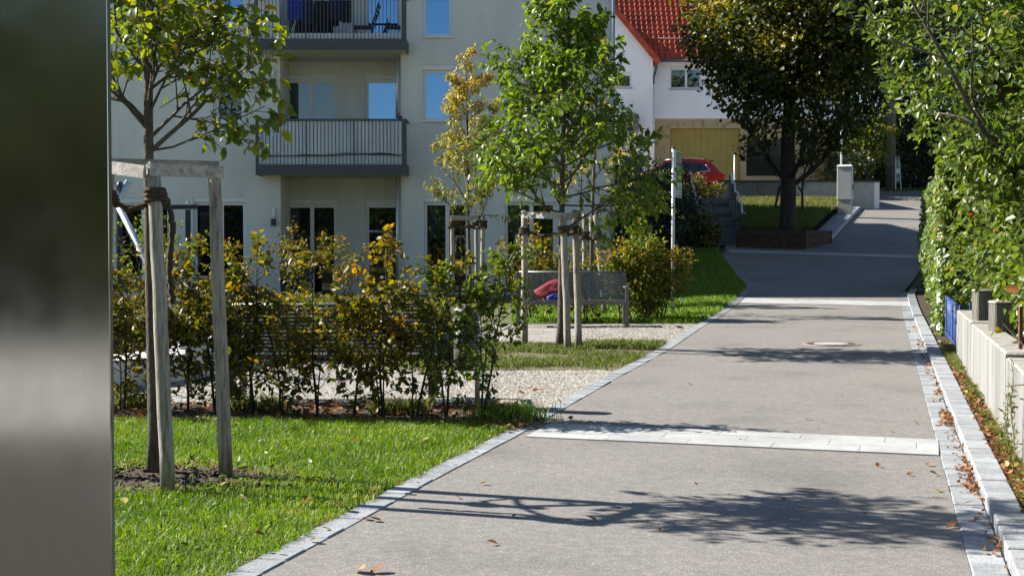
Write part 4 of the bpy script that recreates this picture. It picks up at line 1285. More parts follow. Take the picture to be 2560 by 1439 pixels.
for k in range(nP):
    f = k / (nP - 1)
    p = HEDGE_A * (1 - f) + (HEDGE_A + (HEDGE_B - HEDGE_A) * .82) * f + rg.normal(0, .03, 2)
    end = k == 0
    hornbeam(p[0], p[1], hs_[k], .7 if end else 1.0, 200 + k,
             HLAB[k],
             L_horng if k in (0, 1) else L_horn, None if end else "hornbeam plants of the hedge row", 2 + (k in (0, 3, 7, 8, 10)), 2, .063, 1.0)
# second row behind the far bench
row2 = [(0.33, 23.6, 1.45, 1.1), (.85, 23.7, 1.3, 1.1), (1.3, 23.6, 1.0, 1.1)]
for k, (x_, y_, h_, w_) in enumerate(row2):
    hornbeam(x_, y_, h_, w_, 300 + k, "hornbeam plant with brownish leaves behind the far bench", L_horn, "hornbeam plants behind the far bench", 3, 2, .075, 1.0)
bb = (2.28, 24.0)
t = thing("hornbeam_bush", (bb[0], bb[1], float(gz(*bb))), "dense olive green hornbeam bush between the far bench and the sign post", "bush")
sk = Skel(R(310), .1, .05)
zb = float(gz(*bb))
for k in range(9):
    a = k * .7; sk.grow((bb[0] + .4 * math.cos(a), bb[1] + .25 * math.sin(a), zb - .02), (.15 * math.cos(a), .1 * math.sin(a), 1), 1.15, .014, 0, [(9, .75, .4), (4, .7, .5)], 2)
sk.wood("stem", M_barkd, t)
sk.leaves("foliage", L_horn, t, 2, .07, .7, T_HEX, .3, .03, lambda p, r: r.beta(1.6, 2.3, len(p)) * .8 + .25 * np.clip((p[:, 2] - .5), 0, 1), up=.9)
blob_leaves("inner_foliage", L_horng, t, 4600, (bb[0], bb[1], zb + .86), (.58, .5, .84), R(311), .07, .7, T_HEX, .3, .3, zmin=zb + .05)

# shrubs close to the façade
for k, (u, v, Y_, h_, lab, mat) in enumerate([(760, 700, 28.5, 1.7, "loose yellow green shrub in front of the recessed ground floor doors", L_horn), (870, 700, 29.5, 1.5, "reddish shrub left of the ground floor balcony post", L_horn),
                                          (335, 700, 24, 2.0, "tall thin weedy shrub by the swing frame", L_horng), (400, 700, 26, 1.6, "green garden shrub behind the swing frame", L_horng), (1440, 650, 28.0, 1.7, "leafy green shrub below the right-hand ground floor window", L_horng), (1345, 650, 27.5, 1.7, "brownish shrub by the right-hand ground floor window", L_horn), (600, 680, 27, 1.5, "golden shrub left of the recessed ground floor doors", L_horn)]):
    x_ = P(u, v, Y_)[0]; z_ = float(gz(x_, Y_))
    t = thing("garden_shrub", (x_, Y_, z_), lab, "shrub")
    sk = Skel(R(400 + k), .16, .06)
    for s_ in range(4):
        a = s_ * 1.7 + k; sk.grow((x_ + .06 * math.cos(a), Y_ + .06 * math.sin(a), z_ - .02), (.22 * math.cos(a), .2 * math.sin(a), 1), h_ * .85, .014, 0, [(8, .7, .38), (3, .7, .5)], 2)
    sk.wood("stem", M_barkd, t); sk.leaves("foliage", mat, t, 2, .085, .7, T_DIA, .3, .03, lambda p, r: r.beta(1.7, 2.2, len(p)), up=.9)

# ================================================================== low clipped hedge, stone blocks
lh0, lh1 = np.array([-8.5, 16.0]), np.array([-0.75, 22.3])
t = thing("low_hedge", (-4.6, 19, .19), "wide low clipped hedge with tan green top behind the benches", "hedge")
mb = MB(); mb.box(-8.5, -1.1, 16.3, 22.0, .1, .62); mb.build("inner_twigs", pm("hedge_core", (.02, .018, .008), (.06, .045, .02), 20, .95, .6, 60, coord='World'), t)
rg = R(55); n = 60000
x = rg.uniform(-8.5, -1.0, n); y = rg.uniform(16.1, 22.2, n)
z = .70 + .02 * np.sin(x * 2.3) * np.sin(y * 3.1) + .03 * np.sin(x * 1.1 + y * 1.7) + rg.normal(0, .015, n) - .03 * rg.exponential(1, n)
# front and right faces
nf = 12000
i = np.arange(nf); y[i] = 16.12 + rg.normal(0, .05, nf); z[i] = rg.uniform(.18, .72, nf)
i = np.arange(nf, nf + 5000); x[i] = -1.05 + rg.normal(0, .05, 5000); z[i] = rg.uniform(.2, .72, 5000)
pos = np.stack([x, y, z], 1); D = rg.normal(0, .6, (n, 3)); D[:, 2] += .8; N = rg.normal(0, .6, (n, 3)); N[:, 2] += .5
tag(link("foliage", leaf_mesh("foliage", pos, D, N, .035 * rg.uniform(.6, 1.4, n), .6, np.clip(rg.beta(2, 2.3, n), 0, 1), T_DIA, woff(t)), L_box, t), kind="stuff")

M_lime = pm("pale_limestone", (.58, .56, .52), (.80, .79, .76), 5, .85, .5, 20, coord='World', big=(1.2, .85, 1.03))
def block(c, L, W, H, ang, lab, seed):
    rg = R(seed); ca, sa = math.cos(ang), math.sin(ang)
    mb = MB(); V = []; nx_, ny_ = 6, 3
    z0 = float(gz(*c))
    for lev in (0, 1):
        for i in range(nx_ + 1):
            for j in range(ny_ + 1):
                a = (i / nx_ - .5) * L; b = (j / ny_ - .5) * W
                e = .02 * rg.normal(0, 1) if lev else 0
                sc = .96 if lev else 1
                V.append((c[0] + (a * ca - b * sa) * sc + rg.normal(0, .008), c[1] + (a * sa + b * ca) * sc + rg.normal(0, .008), z0 - .03 if lev == 0 else z0 + H + e * .6))
    fc = []; m = (nx_ + 1) * (ny_ + 1)
    for i in range(nx_):
        for j in range(ny_):
            k = i * (ny_ + 1) + j; fc.append((m + k, m + k + ny_ + 1, m + k + ny_ + 2, m + k + 1))
    for i in range(nx_):
        k = i * (ny_ + 1); fc.append((k, k + ny_ + 1, m + k + ny_ + 1, m + k)); k += ny_; fc.append((k + ny_ + 1, k, m + k, m + k + ny_ + 1))
    for j in range(ny_):
        fc.append((j + 1, j, m + j, m + j + 1)); k = nx_ * (ny_ + 1) + j; fc.append((k, k + 1, m + k + 1, m + k))
    mb.add(V, fc)
    o = mb.build("stone_block", M_lime, None, (c[0], c[1], z0)); tag(o, lab, "stone block")
block((-3.95, 13.7), 2.0, .62, .27, math.radians(62), "long white limestone block on the gravel beside the pylon", 1)
block((-3.35, 15.9), 1.9, .5, .30, math.radians(55), "white limestone block behind the near tree stakes", 2)
block((-4.9, 12.6), 1.2, .6, .27, math.radians(20), "white limestone block mostly hidden behind the steel pylon", 3)

# ================================================================== swing frame, terrace frame, blue planters
sy = 15.0
sw = thing("swing_frame", (P(330, 800, sy)[0], sy, float(gz(-4, sy))), "galvanised tubular swing frame with crossing legs behind the near tree", "swing frame")
gzs = float(gz(-4, sy))
a0 = P(322, 452, sy); a1 = P(282, 520, sy + .05); dv = (a1 - a0) / (a0[2] - a1[2]); foot1 = a0 + dv * (a0[2] - gzs)
b0_ = P(276, 476, sy - .1); b1_ = P(368, 655, sy - .2); dv2 = (b1_ - b0_) / (b0_[2] - b1_[2]); foot2 = b0_ + dv2 * (b0_[2] - gzs)
for (a, b) in ((a0, foot1), (b0_, foot2)):
    mb = MB(); mb.tube([a, b], .036, 10); mb.build("leg", M_galv, sw)
tb = P(300, 466, sy)
mb = MB(); mb.tube([tb, tb + np.array([-2.6, .15, 0])], .045, 12); mb.build("crossbar", M_galv, sw)
mb = MB(); mb.tube([tb + np.array([.015, 0, 0]), tb + np.array([-.02, 0, 0])], .055, 12); mb.build("end_cap", M_dark, sw)
for (dx_, a) in ((-2.5, a0), (-2.45, b0_)):
    p = np.array([tb[0] + dx_, a[1] + .15, tb[2] + .05]); q = np.array([tb[0] + dx_ + (-.6 if a is a0 else .75), a[1] + .4 * (1 if a is a0 else -1), gzs])
    mb = MB(); mb.tube([p, q], .036, 10); mb.build("leg", M_galv, sw)

ty = 31.0
pg = thing("terrace_frame", (P(400, 700, ty)[0], ty, .31), "dark blue terrace frame of a beam on posts before the ground floor", "frame")
M_navy = pm("navy_wood", (.012, .016, .035), (.022, .028, .055), 8, .6, .2, 30)
mb = MB(); mb.bar(P(290, 519, ty), P(492, 517, ty), .1, .1); mb.build("beam", M_navy, pg)
for u in (470, 300):
    a = P(u, 700, ty); a[2] = .3; b = P(u, 524, ty); mb = MB(); mb.bar(a, b, .1, .1, (0, 1, 0)); mb.build("post", M_navy, pg)
mb = MB(); q = P(470, 508, ty); mb.tube([q, q + np.array([0, 0, .05])], [.06, .01], 8); mb.build("finial", M_galv, pg)
for (u, w_, Y_, lab) in ((716, .28, 32.9, "tall dark blue planter beside the recessed doors"), (772, .2, 33.0, "narrow dark blue planter in front of the recessed doors")):
    c = P(u, 700, Y_); h_ = P(u, 655, Y_)[2]
    t = thing("blue_planter", (c[0], Y_, .33), lab, "planter")
    mb = MB(); mb.hexa([(c[0] - w_ / 2 * .85, Y_ - .12), (c[0] + w_ / 2 * .85, Y_ - .12), (c[0] + w_ / 2 * .85, Y_ + .12), (c[0] - w_ / 2 * .85, Y_ + .12)], .3, h_, [(c[0] - w_ / 2, Y_ - .15), (c[0] + w_ / 2, Y_ - .15), (c[0] + w_ / 2, Y_ + .15), (c[0] - w_ / 2, Y_ + .15)])
    mb.build("pot", M_navy, t)
    blob_leaves("plant", L_horng, t, 260, (c[0], Y_, h_ + .18), (.22, .2, .25), R(3), .06)

# ================================================================== sign post
sp = G(1682, 790)
sg = thing("sign_post", sp, "slim white sign post with a tall green information panel", "sign")
zt = P(1682, 372, sp[1])[2]
M_post = pm("white_powder_steel", (.58, .59, .58), (.66, .67, .66), 6, .4, metal=.2)
mb = MB(); mb.tube([(sp[0], sp[1], sp[2] - .05), (sp[0], sp[1], zt)], .032, 14); mb.build("post", M_post, sg)
mb = MB(); mb.tube([(sp[0], sp[1], zt), (sp[0], sp[1], zt + .03), (sp[0], sp[1], zt + .05)], [.036, .036, .01], 12); mb.build("cap", M_dark, sg)
za, zb_ = P(1690, 493, sp[1])[2], P(1690, 377, sp[1])[2]
an = math.radians(69)                                    # panel swung towards the viewer's left
ax = np.array([math.cos(an), math.sin(an), 0]); ay = np.array([-ax[1], ax[0], 0])
PW = .45; pc = np.array([sp[0] + .034, sp[1] - .03, (za + zb_) / 2]) + ax * PW / 2
mb = MB(); mb.obox(pc, ax, ay, (0, 0, 1), PW / 2, .014, (zb_ - za) / 2); pn = mb.build("panel", M_post, sg)
M_sgn = pm("sign_green", (.015, .075, .03), (.02, .10, .045), 4, .5)
M_pic = pm("sign_picture", (.04, .09, .03), (.16, .20, .14), 7, .5, c3=(.45, .50, .52), coord='World')
M_yel = pm("sign_yellow", (.42, .42, .02), (.5, .5, .03), 4, .5)
M_txt = pm("sign_white", (.62, .66, .66), (.7, .74, .74), 4, .5)
hgt = zb_ - za
nrm_ = -ay if (-ay @ np.array([-pc[0], -pc[1], 0])) > 0 else ay
def print_(f0, f1, w0, w1, mat, nm, lift=.0155):
    c = pc + np.array([0, 0, (f0 + f1) / 2 * hgt - hgt / 2]) + nrm_ * lift + ax * ((w0 + w1) / 2 - .5) * PW
    m = MB(); m.obox(c, ax, nrm_, np.cross(ax, nrm_), (w1 - w0) / 2 * PW, .0012, abs(f1 - f0) / 2 * hgt); m.build(nm, mat, pn)
print_(.02, .98, .03, .97, M_sgn, "green_field")
print_(.50, .95, .08, .92, M_pic, "picture", .0175)
print_(.385, .475, .15, .8, M_yel, "yellow_lettering", .0175)
print_(.195, .325, .08, .92, M_txt, "white_text_box", .0175)
print_(.05, .17, .08, .92, M_txt, "white_text_box", .0175)
for (b_, t_) in ((.195, .325), (.05, .17)):
    for k in range(3):
        f = b_ + (t_ - b_) * (k + .5) / 3
        for w_ in np.arange(.13, .85, .11):
            if R(int(w_ * 100) + k).uniform() < .85: print_(f - .012, f + .012, w_, w_ + .075, M_sgn, "text_mark", .0195)

# ================================================================== right side: concrete wall, posts, gate, ivy hedge
KW = GUT + 0.165
def WX(y): return 5.2 - (15.9 - y) * 0.272          # road face of the wall
def wall_seg(ya, yb, ztop, lab, thick=.22):
    mb = MB()
    a = np.array([WX(ya), ya]); b = np.array([WX(yb), yb]); n = np.array([HEAD[1], -HEAD[0]])
    c = ((a + b) / 2)
    z0 = float(gz(c[0], c[1]))
    t = thing("garden_wall", (c[0], c[1], z0), lab, "wall")
    mb.hexa([a, a + n * thick, b + n * thick, b], z0 - .25, ztop - .012); mb.build("wall_body", M_wallconc, t)
    m2 = MB(); e = n * .004
    m2.hexa([a - e * 0 + HEAD * .003, a + n * thick + HEAD * .003, b + n * thick - HEAD * .003, b - HEAD * .003], ztop - .012, ztop, [a + n * .015 + HEAD * .012, a + n * (thick - .015) + HEAD * .012, b + n * (thick - .015) - HEAD * .012, b + n * .015 - HEAD * .012])
    m2.build("wall_top", M_conctop, t)
    return t
wall_seg(13.3, 15.9, .78, "pale streaked concrete garden wall segment next to the blue gate")
wall_seg(9.55, 13.28, .765, "pale concrete garden wall segment with two grey posts behind it")
wall_seg(5.3, 9.52, .735, "pale streaked concrete garden wall segment with a tall dried weed before it")
loft("verge_soil", M_soil, np.arange(4.6, 31, 1.0), lambda y: RR(y) + KW + .002, lambda y: WX(y) + .3, 0.045, 2)
loft("garden_soil", M_soil, np.arange(4.6, 40, 1.5), lambda y: WX(y) + .2, lambda y: WX(y) + 9, 0.06, 4)
def bw(u, y, dn): return np.array([WX(y) + dn, y])
M_gw = pm("grey_post_wood", (.06, .055, .048), (.20, .185, .16), 10, .9, .5, 30, stretch=(4, 4, .6))
for (u, v0, w_, yy, lab) in ((2448, 728, .15, 13.6, "square weathered grey post behind the wall, farther from the road bend side gate"), (2492, 757, .15, 12.0, "square weathered grey post behind the wall, half covered by leaves")):
    p = P(u, v0, yy); x_ = p[0] + .03
    t = thing("fence_post", (x_, yy, .15), "weathered grey fence post behind the wall, the one beside the gate" if u == 2448 else lab, "post")
    mb = MB(); mb.cbox(x_ - w_ / 2, x_ + w_ / 2, yy - .09, yy + .09, .1, p[2], .012); mb.build("shaft", M_gw, t)
    mb = MB(); mb.cbox(x_ - w_ / 2 - .004, x_ + w_ / 2 + .004, yy - .094, yy + .094, p[2], p[2] + .02, .01); mb.build("post_cap", M_conctop, t)
rp = P(2531, 800, 9.9)
t = thing("rusty_post", (rp[0] + .06, 9.9, .1), "thin rusty steel post behind the near wall", "post")
mb = MB(); mb.bar((rp[0] + .06, 9.9, .1), (rp[0] + .06, 9.9, rp[2] + .1), .025, .025, (0, 1, 0)); mb.build("bar", M_rust, t)

# blue gate
gA = np.array([WX(16.0) + .06, 16.0]); gB = np.array([WX(19.4) + .06, 19.4])
gt = thing("garden_gate", ((gA[0] + gB[0]) / 2, 17.7, .18), "blue painted steel garden gate between the wall and the ivy hedge", "gate")
M_blue = pm("blue_paint", (.025, .05, .17), (.045, .085, .25), 9, .45, .1, 40)
def g3(f, z): p = gA * (1 - f) + gB * f; return np.array([p[0], p[1], z + .17])
for f0, f1 in ((0.005, .49), (.51, .995)):
    lf = MB(); lf.bar(g3(f0, .12), g3(f1, .12), .03, .04); lf.bar(g3(f0, .60), g3(f1, .63), .03, .03)
    lf.bar(g3(f0, .08), g3(f0, .66), .04, .04, (1, 0, 0)); lf.bar(g3(f1, .08), g3(f1, .66), .04, .04, (1, 0, 0))
    L_ = lf.build("leaf_frame", M_blue, gt)
    for k in range(1, 12):
        f = f0 + (f1 - f0) * k / 12
        m = MB(); m.tube([g3(f, .13), g3(f, .60 + .03 * (k % 2))], .008, 5); m.build("gate_bar", M_blue, L_)
    m = MB(); m.obox((g3(f0, .26) + g3(f1, .26)) / 2, (*HEAD, 0), (*SIDE, 0), (0, 0, 1), (f1 - f0) * np.linalg.norm(gB - gA) / 2 * .98, .004, .11); m.build("lower_panel", M_blue, L_)
for f in (.30, .62):
    m = MB(); q = g3(f, 0); m.tube([q + np.array([.25, 0, 0]), q + np.array([.25, 0, 1.35])], .018, 6); m.build("back_stay", M_blue, gt)

# white gate pillar in the ivy
pl_ = np.array([WX(19.65) + .02, 19.65])
t = thing("gate_pillar", (pl_[0] + .15, pl_[1] + .15, .2), "white gate pillar overgrown with ivy at the hedge end", "pillar")
mb = MB(); mb.cbox(pl_[0], pl_[0] + .32, pl_[1], pl_[1] + .32, .15, 1.75, .01); mb.build("shaft", M_white, t)
mb = MB(); mb.cbox(pl_[0] - .03, pl_[0] + .35, pl_[1] - .03, pl_[1] + .35, 1.752, 1.84, .02); mb.build("capstone", M_conctop, t)

# ivy hedge
ih = thing("ivy_hedge", (WX(25) + .4, 25, .3), "tall ivy covered hedge with sunlit leaves along the road", "hedge")
mb = MB(); a = np.array([WX(20.1) + .22, 20.1]); b = np.array([WX(33) + .22, 33]); n_ = SIDE * .7
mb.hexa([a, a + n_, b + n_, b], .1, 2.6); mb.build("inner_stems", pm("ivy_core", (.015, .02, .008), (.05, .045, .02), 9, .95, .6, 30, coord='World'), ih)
rg = R(71); n = 26000
y = 19.5 + 13.6 * rg.beta(.9, 1.4, n); z = rg.uniform(.25, 2.75, n)
bul = .08 * np.sin(y * 2.1 + z * 1.7) + .07 * np.sin(z * 5 + y * 1.3) + .10 * np.exp(-((z - 1.5) / .6) ** 2)
hang = (z > .9) | (rg.uniform(0, 1, n) < .8)
x = WX(y) - bul * .7 + np.abs(rg.normal(0, .07, n)) + .14
nt_ = 5000; y[:nt_] = rg.uniform(19.6, 33, nt_); x[:nt_] = WX(y[:nt_]) + rg.uniform(.08, .9, nt_); z[:nt_] = 2.68 + rg.normal(0, .07, nt_) + .06 * np.sin(y[:nt_] * 3)
ne_ = 4500; x[nt_:nt_ + ne_] = WX(19.6) + rg.uniform(-.08, .9, ne_); y[nt_:nt_ + ne_] = 19.62 + rg.normal(0, .09, ne_)
pos = np.stack([x, y, z], 1)[hang]; pos = pos[pos[:, 1] > 19.3]; n = len(pos)
D = np.stack([-.5 + rg.normal(0, .4, n), rg.normal(0, .5, n) - .1, -.7 + rg.normal(0, .4, n)], 1); N = np.stack([-1 + rg.normal(0, .4, n), rg.normal(0, .4, n) - .15, .35 + rg.normal(0, .35, n)], 1)
br = np.exp(-((pos[:, 1] - 20.1) / .5) ** 2) * .35
tag(link("foliage", leaf_mesh("foliage", pos, D, N, .085 * rg.uniform(.6, 1.3, n), .85, np.clip(rg.beta(2, 2.2, n) * .9 + br, 0, 1), T_HEX, woff(ih)), L_ivy, ih), kind="stuff")

# apple tree leaning over the wall from the garden
AT = np.array([6.9, 13.6, .2])
def ins(p): return True
rgA = R(91)
at = thing("apple_tree", AT, "spreading fruit tree with glossy pale green leaves hanging over the wall", "tree")
sk = Skel(rgA, .17, -.005)
trunk = [AT + np.array(q) for q in ((0, 0, -.05), (-.05, 0, .5), (-.2, .05, 1.0), (-.45, .05, 1.5), (-.75, .1, 2.0), (-1.0, .15, 2.5))]
trunk2 = [trunk[3], AT + np.array((-.1, -.2, 2.2)), AT + np.array((.1, -.4, 3.0)), AT + np.array((.1, -.5, 3.9))]
for k in range(26):
    f = k / 25
    src = trunk[3] * (1 - f) + trunk[5] * f if k % 2 else trunk2[0] * (1 - f) + trunk2[3] * f
    a = math.pi + rgA.uniform(-1.5, 1.5) if k % 6 else rgA.uniform(0, 6.28)
    el = -.12 + .75 * f + rgA.uniform(-.1, .2)
    sk.grow(src, (math.cos(a), .9 * math.sin(a), el), 2.25 * rgA.uniform(.7, 1.1) * (1 - .25 * f), .035 * (1 - .5 * f), 0, [(8, .8, .42), (5, .8, .5)], 2)
for (d, L_) in (((-.9, -.1, .75), 3.0), ((-1, .3, .55), 2.8), ((-.8, -.5, .6), 2.7), ((-.9, .2, .95), 3.0), ((-.5, -.8, .5), 2.5), ((-.7, -.7, .2), 2.2), ((-1, -.15, .42), 3.6), ((-1, .1, .62), 3.6), ((-1, -.3, .7), 3.4)):
    sk.grow(trunk[4], d, L_, .04, 0, [(9, .8, .40), (5, .8, .5)], 2)
akeep = lambda p: (p[:, 0] - np.interp(p[:, 2], [1.6, 2.2, 2.7, 3.0, 3.45, 4.05, 5], [5.0, 4.6, 4.22, 3.9, 3.6, 3.1, 2.8]) - .272 * (p[:, 1] - 14) > .12 * np.sin(p[:, 2] * 9) * np.sin(p[:, 1] * 5)) & (p[:, 2] > .7)
sk.lines = [(p_, r_) for (p_, r_) in sk.lines if akeep(np.array(p_)).mean() > .8]
sk.wood("trunk", M_bark, at, [(trunk, [.12, .10, .09, .08, .065, .05], 10), (trunk2, [.07, .06, .05, .03], 8)])
ic = R(93); n = 16000; u_ = nrm(ic.normal(0, 1, (n, 3))) * (ic.uniform(.05, 1, (n, 1)) ** .45)
pos = np.array([6.3, 13.8, 3.0]) + u_ * np.array([2.5, 3.2, 2.6]); cl_ = np.sin(pos[:, 0] * 5.1 + 2 * np.sin(pos[:, 2] * 3.3)) * np.sin(pos[:, 1] * 3.7 + pos[:, 2] * 2.9)
pos = pos[(cl_ > -.25) & akeep(pos)]; n = len(pos); D = ic.normal(0, .6, (n, 3)); D[:, 2] -= .4; N = ic.normal(0, .6, (n, 3)); N[:, 2] += .6; N[:, 0] -= .3
tag(link("inner_crown", leaf_mesh("inner_crown", pos, D, N, .088 * ic.uniform(.6, 1.25, n), .72, ic.beta(2, 2.3, n), T_HEX, woff(at)), L_apple, at), kind="stuff")
sk.leaves("crown", L_apple, at, 5, .088, .72, T_HEX, .4, .03, lambda p, r: r.beta(2, 2.3, len(p)), up=.7, keep=akeep)
# shrubs behind the wall
for k, (x_, y_, rr_, h_, lab, mat) in enumerate([(6.35, 17.0, (1.05, 1.5, 1.25), 1.45, "leafy garden shrub behind the blue gate", L_apple), (5.75, 14.5, (.72, 1.3, 1.1), 1.6, "leafy garden shrub behind the wall and the grey posts", L_apple), (4.75, 10.6, (.66, 1.4, .95), 1.35, "green garden shrub leaning over the near wall", L_apple),
                                          (4.1, 8.2, (.6, 1.1, .8), 1.45, "garden shrub with pale leaves behind the near wall", L_apple), (7.4, 20.5, (1.2, 1.6, 1.6), 1.9, "dark green shrub standing behind the ivy hedge end", L_horng), (6.9, 12.5, (1.3, 2.2, 1.7), 2.4, "broad dark shrub under the fruit tree", L_horng)]):
    z_ = float(gz(x_, y_))
    t = thing("wall_shrub", (x_, y_, z_), lab, "shrub")
    sk = Skel(R(500 + k), .15, .05)
    for s_ in range(6):
        a = s_ * 1.05; sk.grow((x_ + .1 * math.cos(a), y_ + .1 * math.sin(a), z_), (.4 * math.cos(a), .4 * math.sin(a), 1), h_ * .9, .02, 0, [(5, .7, .4)], 1)
    sk.wood("stem", M_bark, t)
    blob_leaves("foliage", mat, t, 4200, (x_, y_, z_ + h_ * .85), rr_, R(520 + k), .088, .72, T_HEX, .35, .3, zmin=z_ + .1, keep=lambda p: p[:, 0] > WX(p[:, 1]) + np.where(p[:, 2] > .85, -.02, .28) + .1 * np.sin(p[:, 2] * 7 + p[:, 1] * 3))

# weeds at the wall foot and a tall dried weed
rg = R(61)
wd = thing("wall_weeds", (WX(12) - .08, 12, .12), "low green and yellow weeds growing along the foot of the wall", "weeds"); tag(wd, kind="stuff")
n = 5200
y = np.concatenate([5.4 + 10 * rg.beta(1.1, 1.3, n // 2), 16.3 + rg.normal(0, .5, n // 4), 15.6 + rg.normal(0, .8, n - n // 2 - n // 4)])
cl = np.sin(y * 3.1) + np.sin(y * 7.7 + 1)
kp = (cl > .7) | (y > 14.6); y = y[kp]; n = len(y)
xa_ = RR(y) + KW + .01; x = xa_ + (WX(y) - xa_) * rg.beta(2.5, 1.3, n)
blades("grass", L_grassd, wd, x, y, gz(x, y) + .045, .10, .009, rg, .9, lambda x, y, r: r.beta(2, 1.4, len(x)))
n = 900; y = 5.5 + 12 * rg.beta(1, 1.3, n); kp = np.sin(y * 2.7 + 1) > 0.1; y = y[kp]; n = len(y); xa_ = RR(y) + KW; x = xa_ + (WX(y) - xa_) * rg.beta(2, 1.3, n)
pos = np.stack([x, y, gz(x, y) + .05 + rg.uniform(0, .09, n)], 1); D = rg.normal(0, 1, (n, 3)); D[:, 2] = .3; N = rg.normal(0, .3, (n, 3)); N[:, 2] += 1
tag(link("weed_leaves", leaf_mesh("weed_leaves", pos, D, N, rg.uniform(.04, .09, n), .55, rg.uniform(.1, .9, n), T_HEX, woff(wd)), L_grassd, wd), kind="stuff")
for k, (u, yy, h_, lab) in enumerate([(2552, 8.05, .74, "tall yellowing weed with drooping seed head in front of the near wall"), (2544, 8.35, .48, "short green weed stem in front of the near wall")]):
    x_ = WX(yy) - .09; z_ = float(gz(x_, yy)) + .04
    t = thing("tall_weed", (x_, yy, z_), lab, "weed")
    pts = [np.array([x_ + .01 * math.sin(i), yy + .01 * math.cos(i * 1.3), z_ + h_ * i / 8]) for i in range(9)]
    pts[-1][0] -= .03; pts[-2][0] -= .012
    mb = MB(); mb.tube(pts, np.linspace(.005, .002, 9), 5); mb.build("stalk", pm("weed_stalk", (.12, .13, .04), (.2, .19, .07), 20, .8), t)
    n = 150; i = rg.randint(1, 8, n); f = rg.uniform(0, 1, n)[:, None]; Pt = np.array(pts); pos = Pt[i] * (1 - f) + Pt[i + 1] * f + rg.normal(0, .012, (n, 3))
    D = rg.normal(0, .8, (n, 3)); D[:, 2] += .4; N = rg.normal(0, 1, (n, 3))
    tag(link("leaves", leaf_mesh("leaves", pos, D, N, rg.uniform(.02, .06, n) * np.where(i > 5, .5, 1), .3, rg.uniform(.3, 1, n), T_DIA, woff(t)), L_grassd, t), kind="stuff")

# ================================================================== far area: planter box, big tree, stairs, embankment
pw = pm("planter_wood", (.030, .018, .012), (.085, .05, .035), 6, .85, .4, 30, coord='World')
pc0 = np.array([8.72, 40.35]); pcl = np.array([6.75, 40.95]); pcr = np.array([9.9, 42.1]); pbk = np.array([7.9, 42.7])
zp = float(gz(8.4, 40.9)) - .05
pb_ = thing("planter_box", (8.3, 41.4, zp), "dark timber planter box around the foot of the big tree", "planter")
for (a, b) in ((pcl, pc0), (pc0, pcr), (pcr, pbk), (pbk, pcl)):
    d = (b - a) / np.linalg.norm(b - a); n_ = np.array([d[1], -d[0]])
    for k in range(3):
        mb = MB(); z0 = zp + k * .19
        mb.hexa([a, b, b - n_ * .08, a - n_ * .08], z0, z0 + .182); mb.build("plank", pw, pb_)
ez_y = [41.6, 43, 48, 52, 54]; ez_z = [1.92, 2.15, 2.78, 3.25, 3.4]
mb = MB(); mb.quad((*(pcl + np.array([.1, .0])), 1.9), (*(pc0 + np.array([0, .1])), 1.9), (*(pcr + np.array([-.05, 0])), 1.9), (*(pbk), 1.92)); tag(mb.build("planter_soil", M_soil), kind="structure")
def eL(y): return np.interp(y, [41.6, 54], [7.25, 7.9])
def eR(y): return RL(y) - .62
def ez(x, y): return np.interp(y, ez_y, ez_z) + 0 * x
em = loft("embankment", M_turf, np.linspace(41.75, 53.4, 20), eL, lambda y: np.maximum(eR(y), eL(y) + .4), 0.0, 8, zf=ez)
loft("walkway_kerb", M_stone, np.linspace(42.6, 60, 30), lambda y: RL(y) - .66, lambda y: RL(y) - .03, .13, 1)
# kerb face towards the road and towards the bank
mb = MB()
for yy in np.linspace(42.6, 59.4, 24):
    y2_ = yy + 16.8 / 23 * .995
    a = (float(RL(yy)) - .03, yy); b = (float(RL(y2_)) - .03, y2_)
    mb.quad((*a, float(gz(*a)) - .1), (*b, float(gz(*b)) - .1), (*b, float(gz(*b)) + .13), (*a, float(gz(*a)) + .13))
tag(mb.build("walkway_kerb_face", M_conc), kind="structure")
rg = R(83)
x, y = strip_points(rg, 26000, 41.9, 53.2, eL, lambda y: np.maximum(eR(y), eL(y) + .4))
tag(blades("embankment_grass", L_grassd, None, x, y, ez(x, y), .22, .02, rg, .6, lambda x, y, r: r.beta(2, 2.2, len(x)) * np.where(y > 48, 1.2, .8)), "long rough grass on the bank behind the planter box", "grass")  # upper blades paler, lower ones darker: sun and shade painted in

bt_base = np.array([P(1970, 580, 41.5)[0], 41.5, 1.88])
bt_ = thing("maple_tree", bt_base, "big dark maple with a dense crown standing in the timber planter", "tree")
rg = R(101)
sk = Skel(rg, .12, .05)
tp = [bt_base + np.array((0, 0, -.1)), bt_base + np.array((-.01, 0, .4)), bt_base + np.array((.0, 0, 1.5)), bt_base + np.array((-.02, 0, 2.8)), bt_base + np.array((.05, .1, 4.2)), bt_base + np.array((.1, .1, 6.2)), bt_base + np.array((.1, .1, 8.5))]
for k in range(26):
    f = k / 25; q = tp[3] * (1 - f) + tp[6] * f if f > .2 else tp[2] * (.5 - f) * 2 + tp[3] * (1 - (.5 - f) * 2)
    a = k * 2.4; sk.grow(q, (math.cos(a), math.sin(a), .35 + .5 * f), (2.9 - 1.4 * f) * rg.uniform(.8, 1.1), .09 * (1 - .6 * f), 0, [(6, .8, .45), (4, .8, .5)], 2)
mkeep = lambda p: p[:, 0] + .25 * np.sin(p[:, 2] * 4.3) * np.sin(p[:, 1] * 3.1) > np.interp(p[:, 2], [4.2, 5.0, 5.6, 6.6, 7.5, 9.0, 12], [7.2, 6.9, 6.25, 5.75, 5.2, 5.05, 5.0])
sk.lines = [(p_, r_) for (p_, r_) in sk.lines if mkeep(np.array(p_)).mean() > .8]
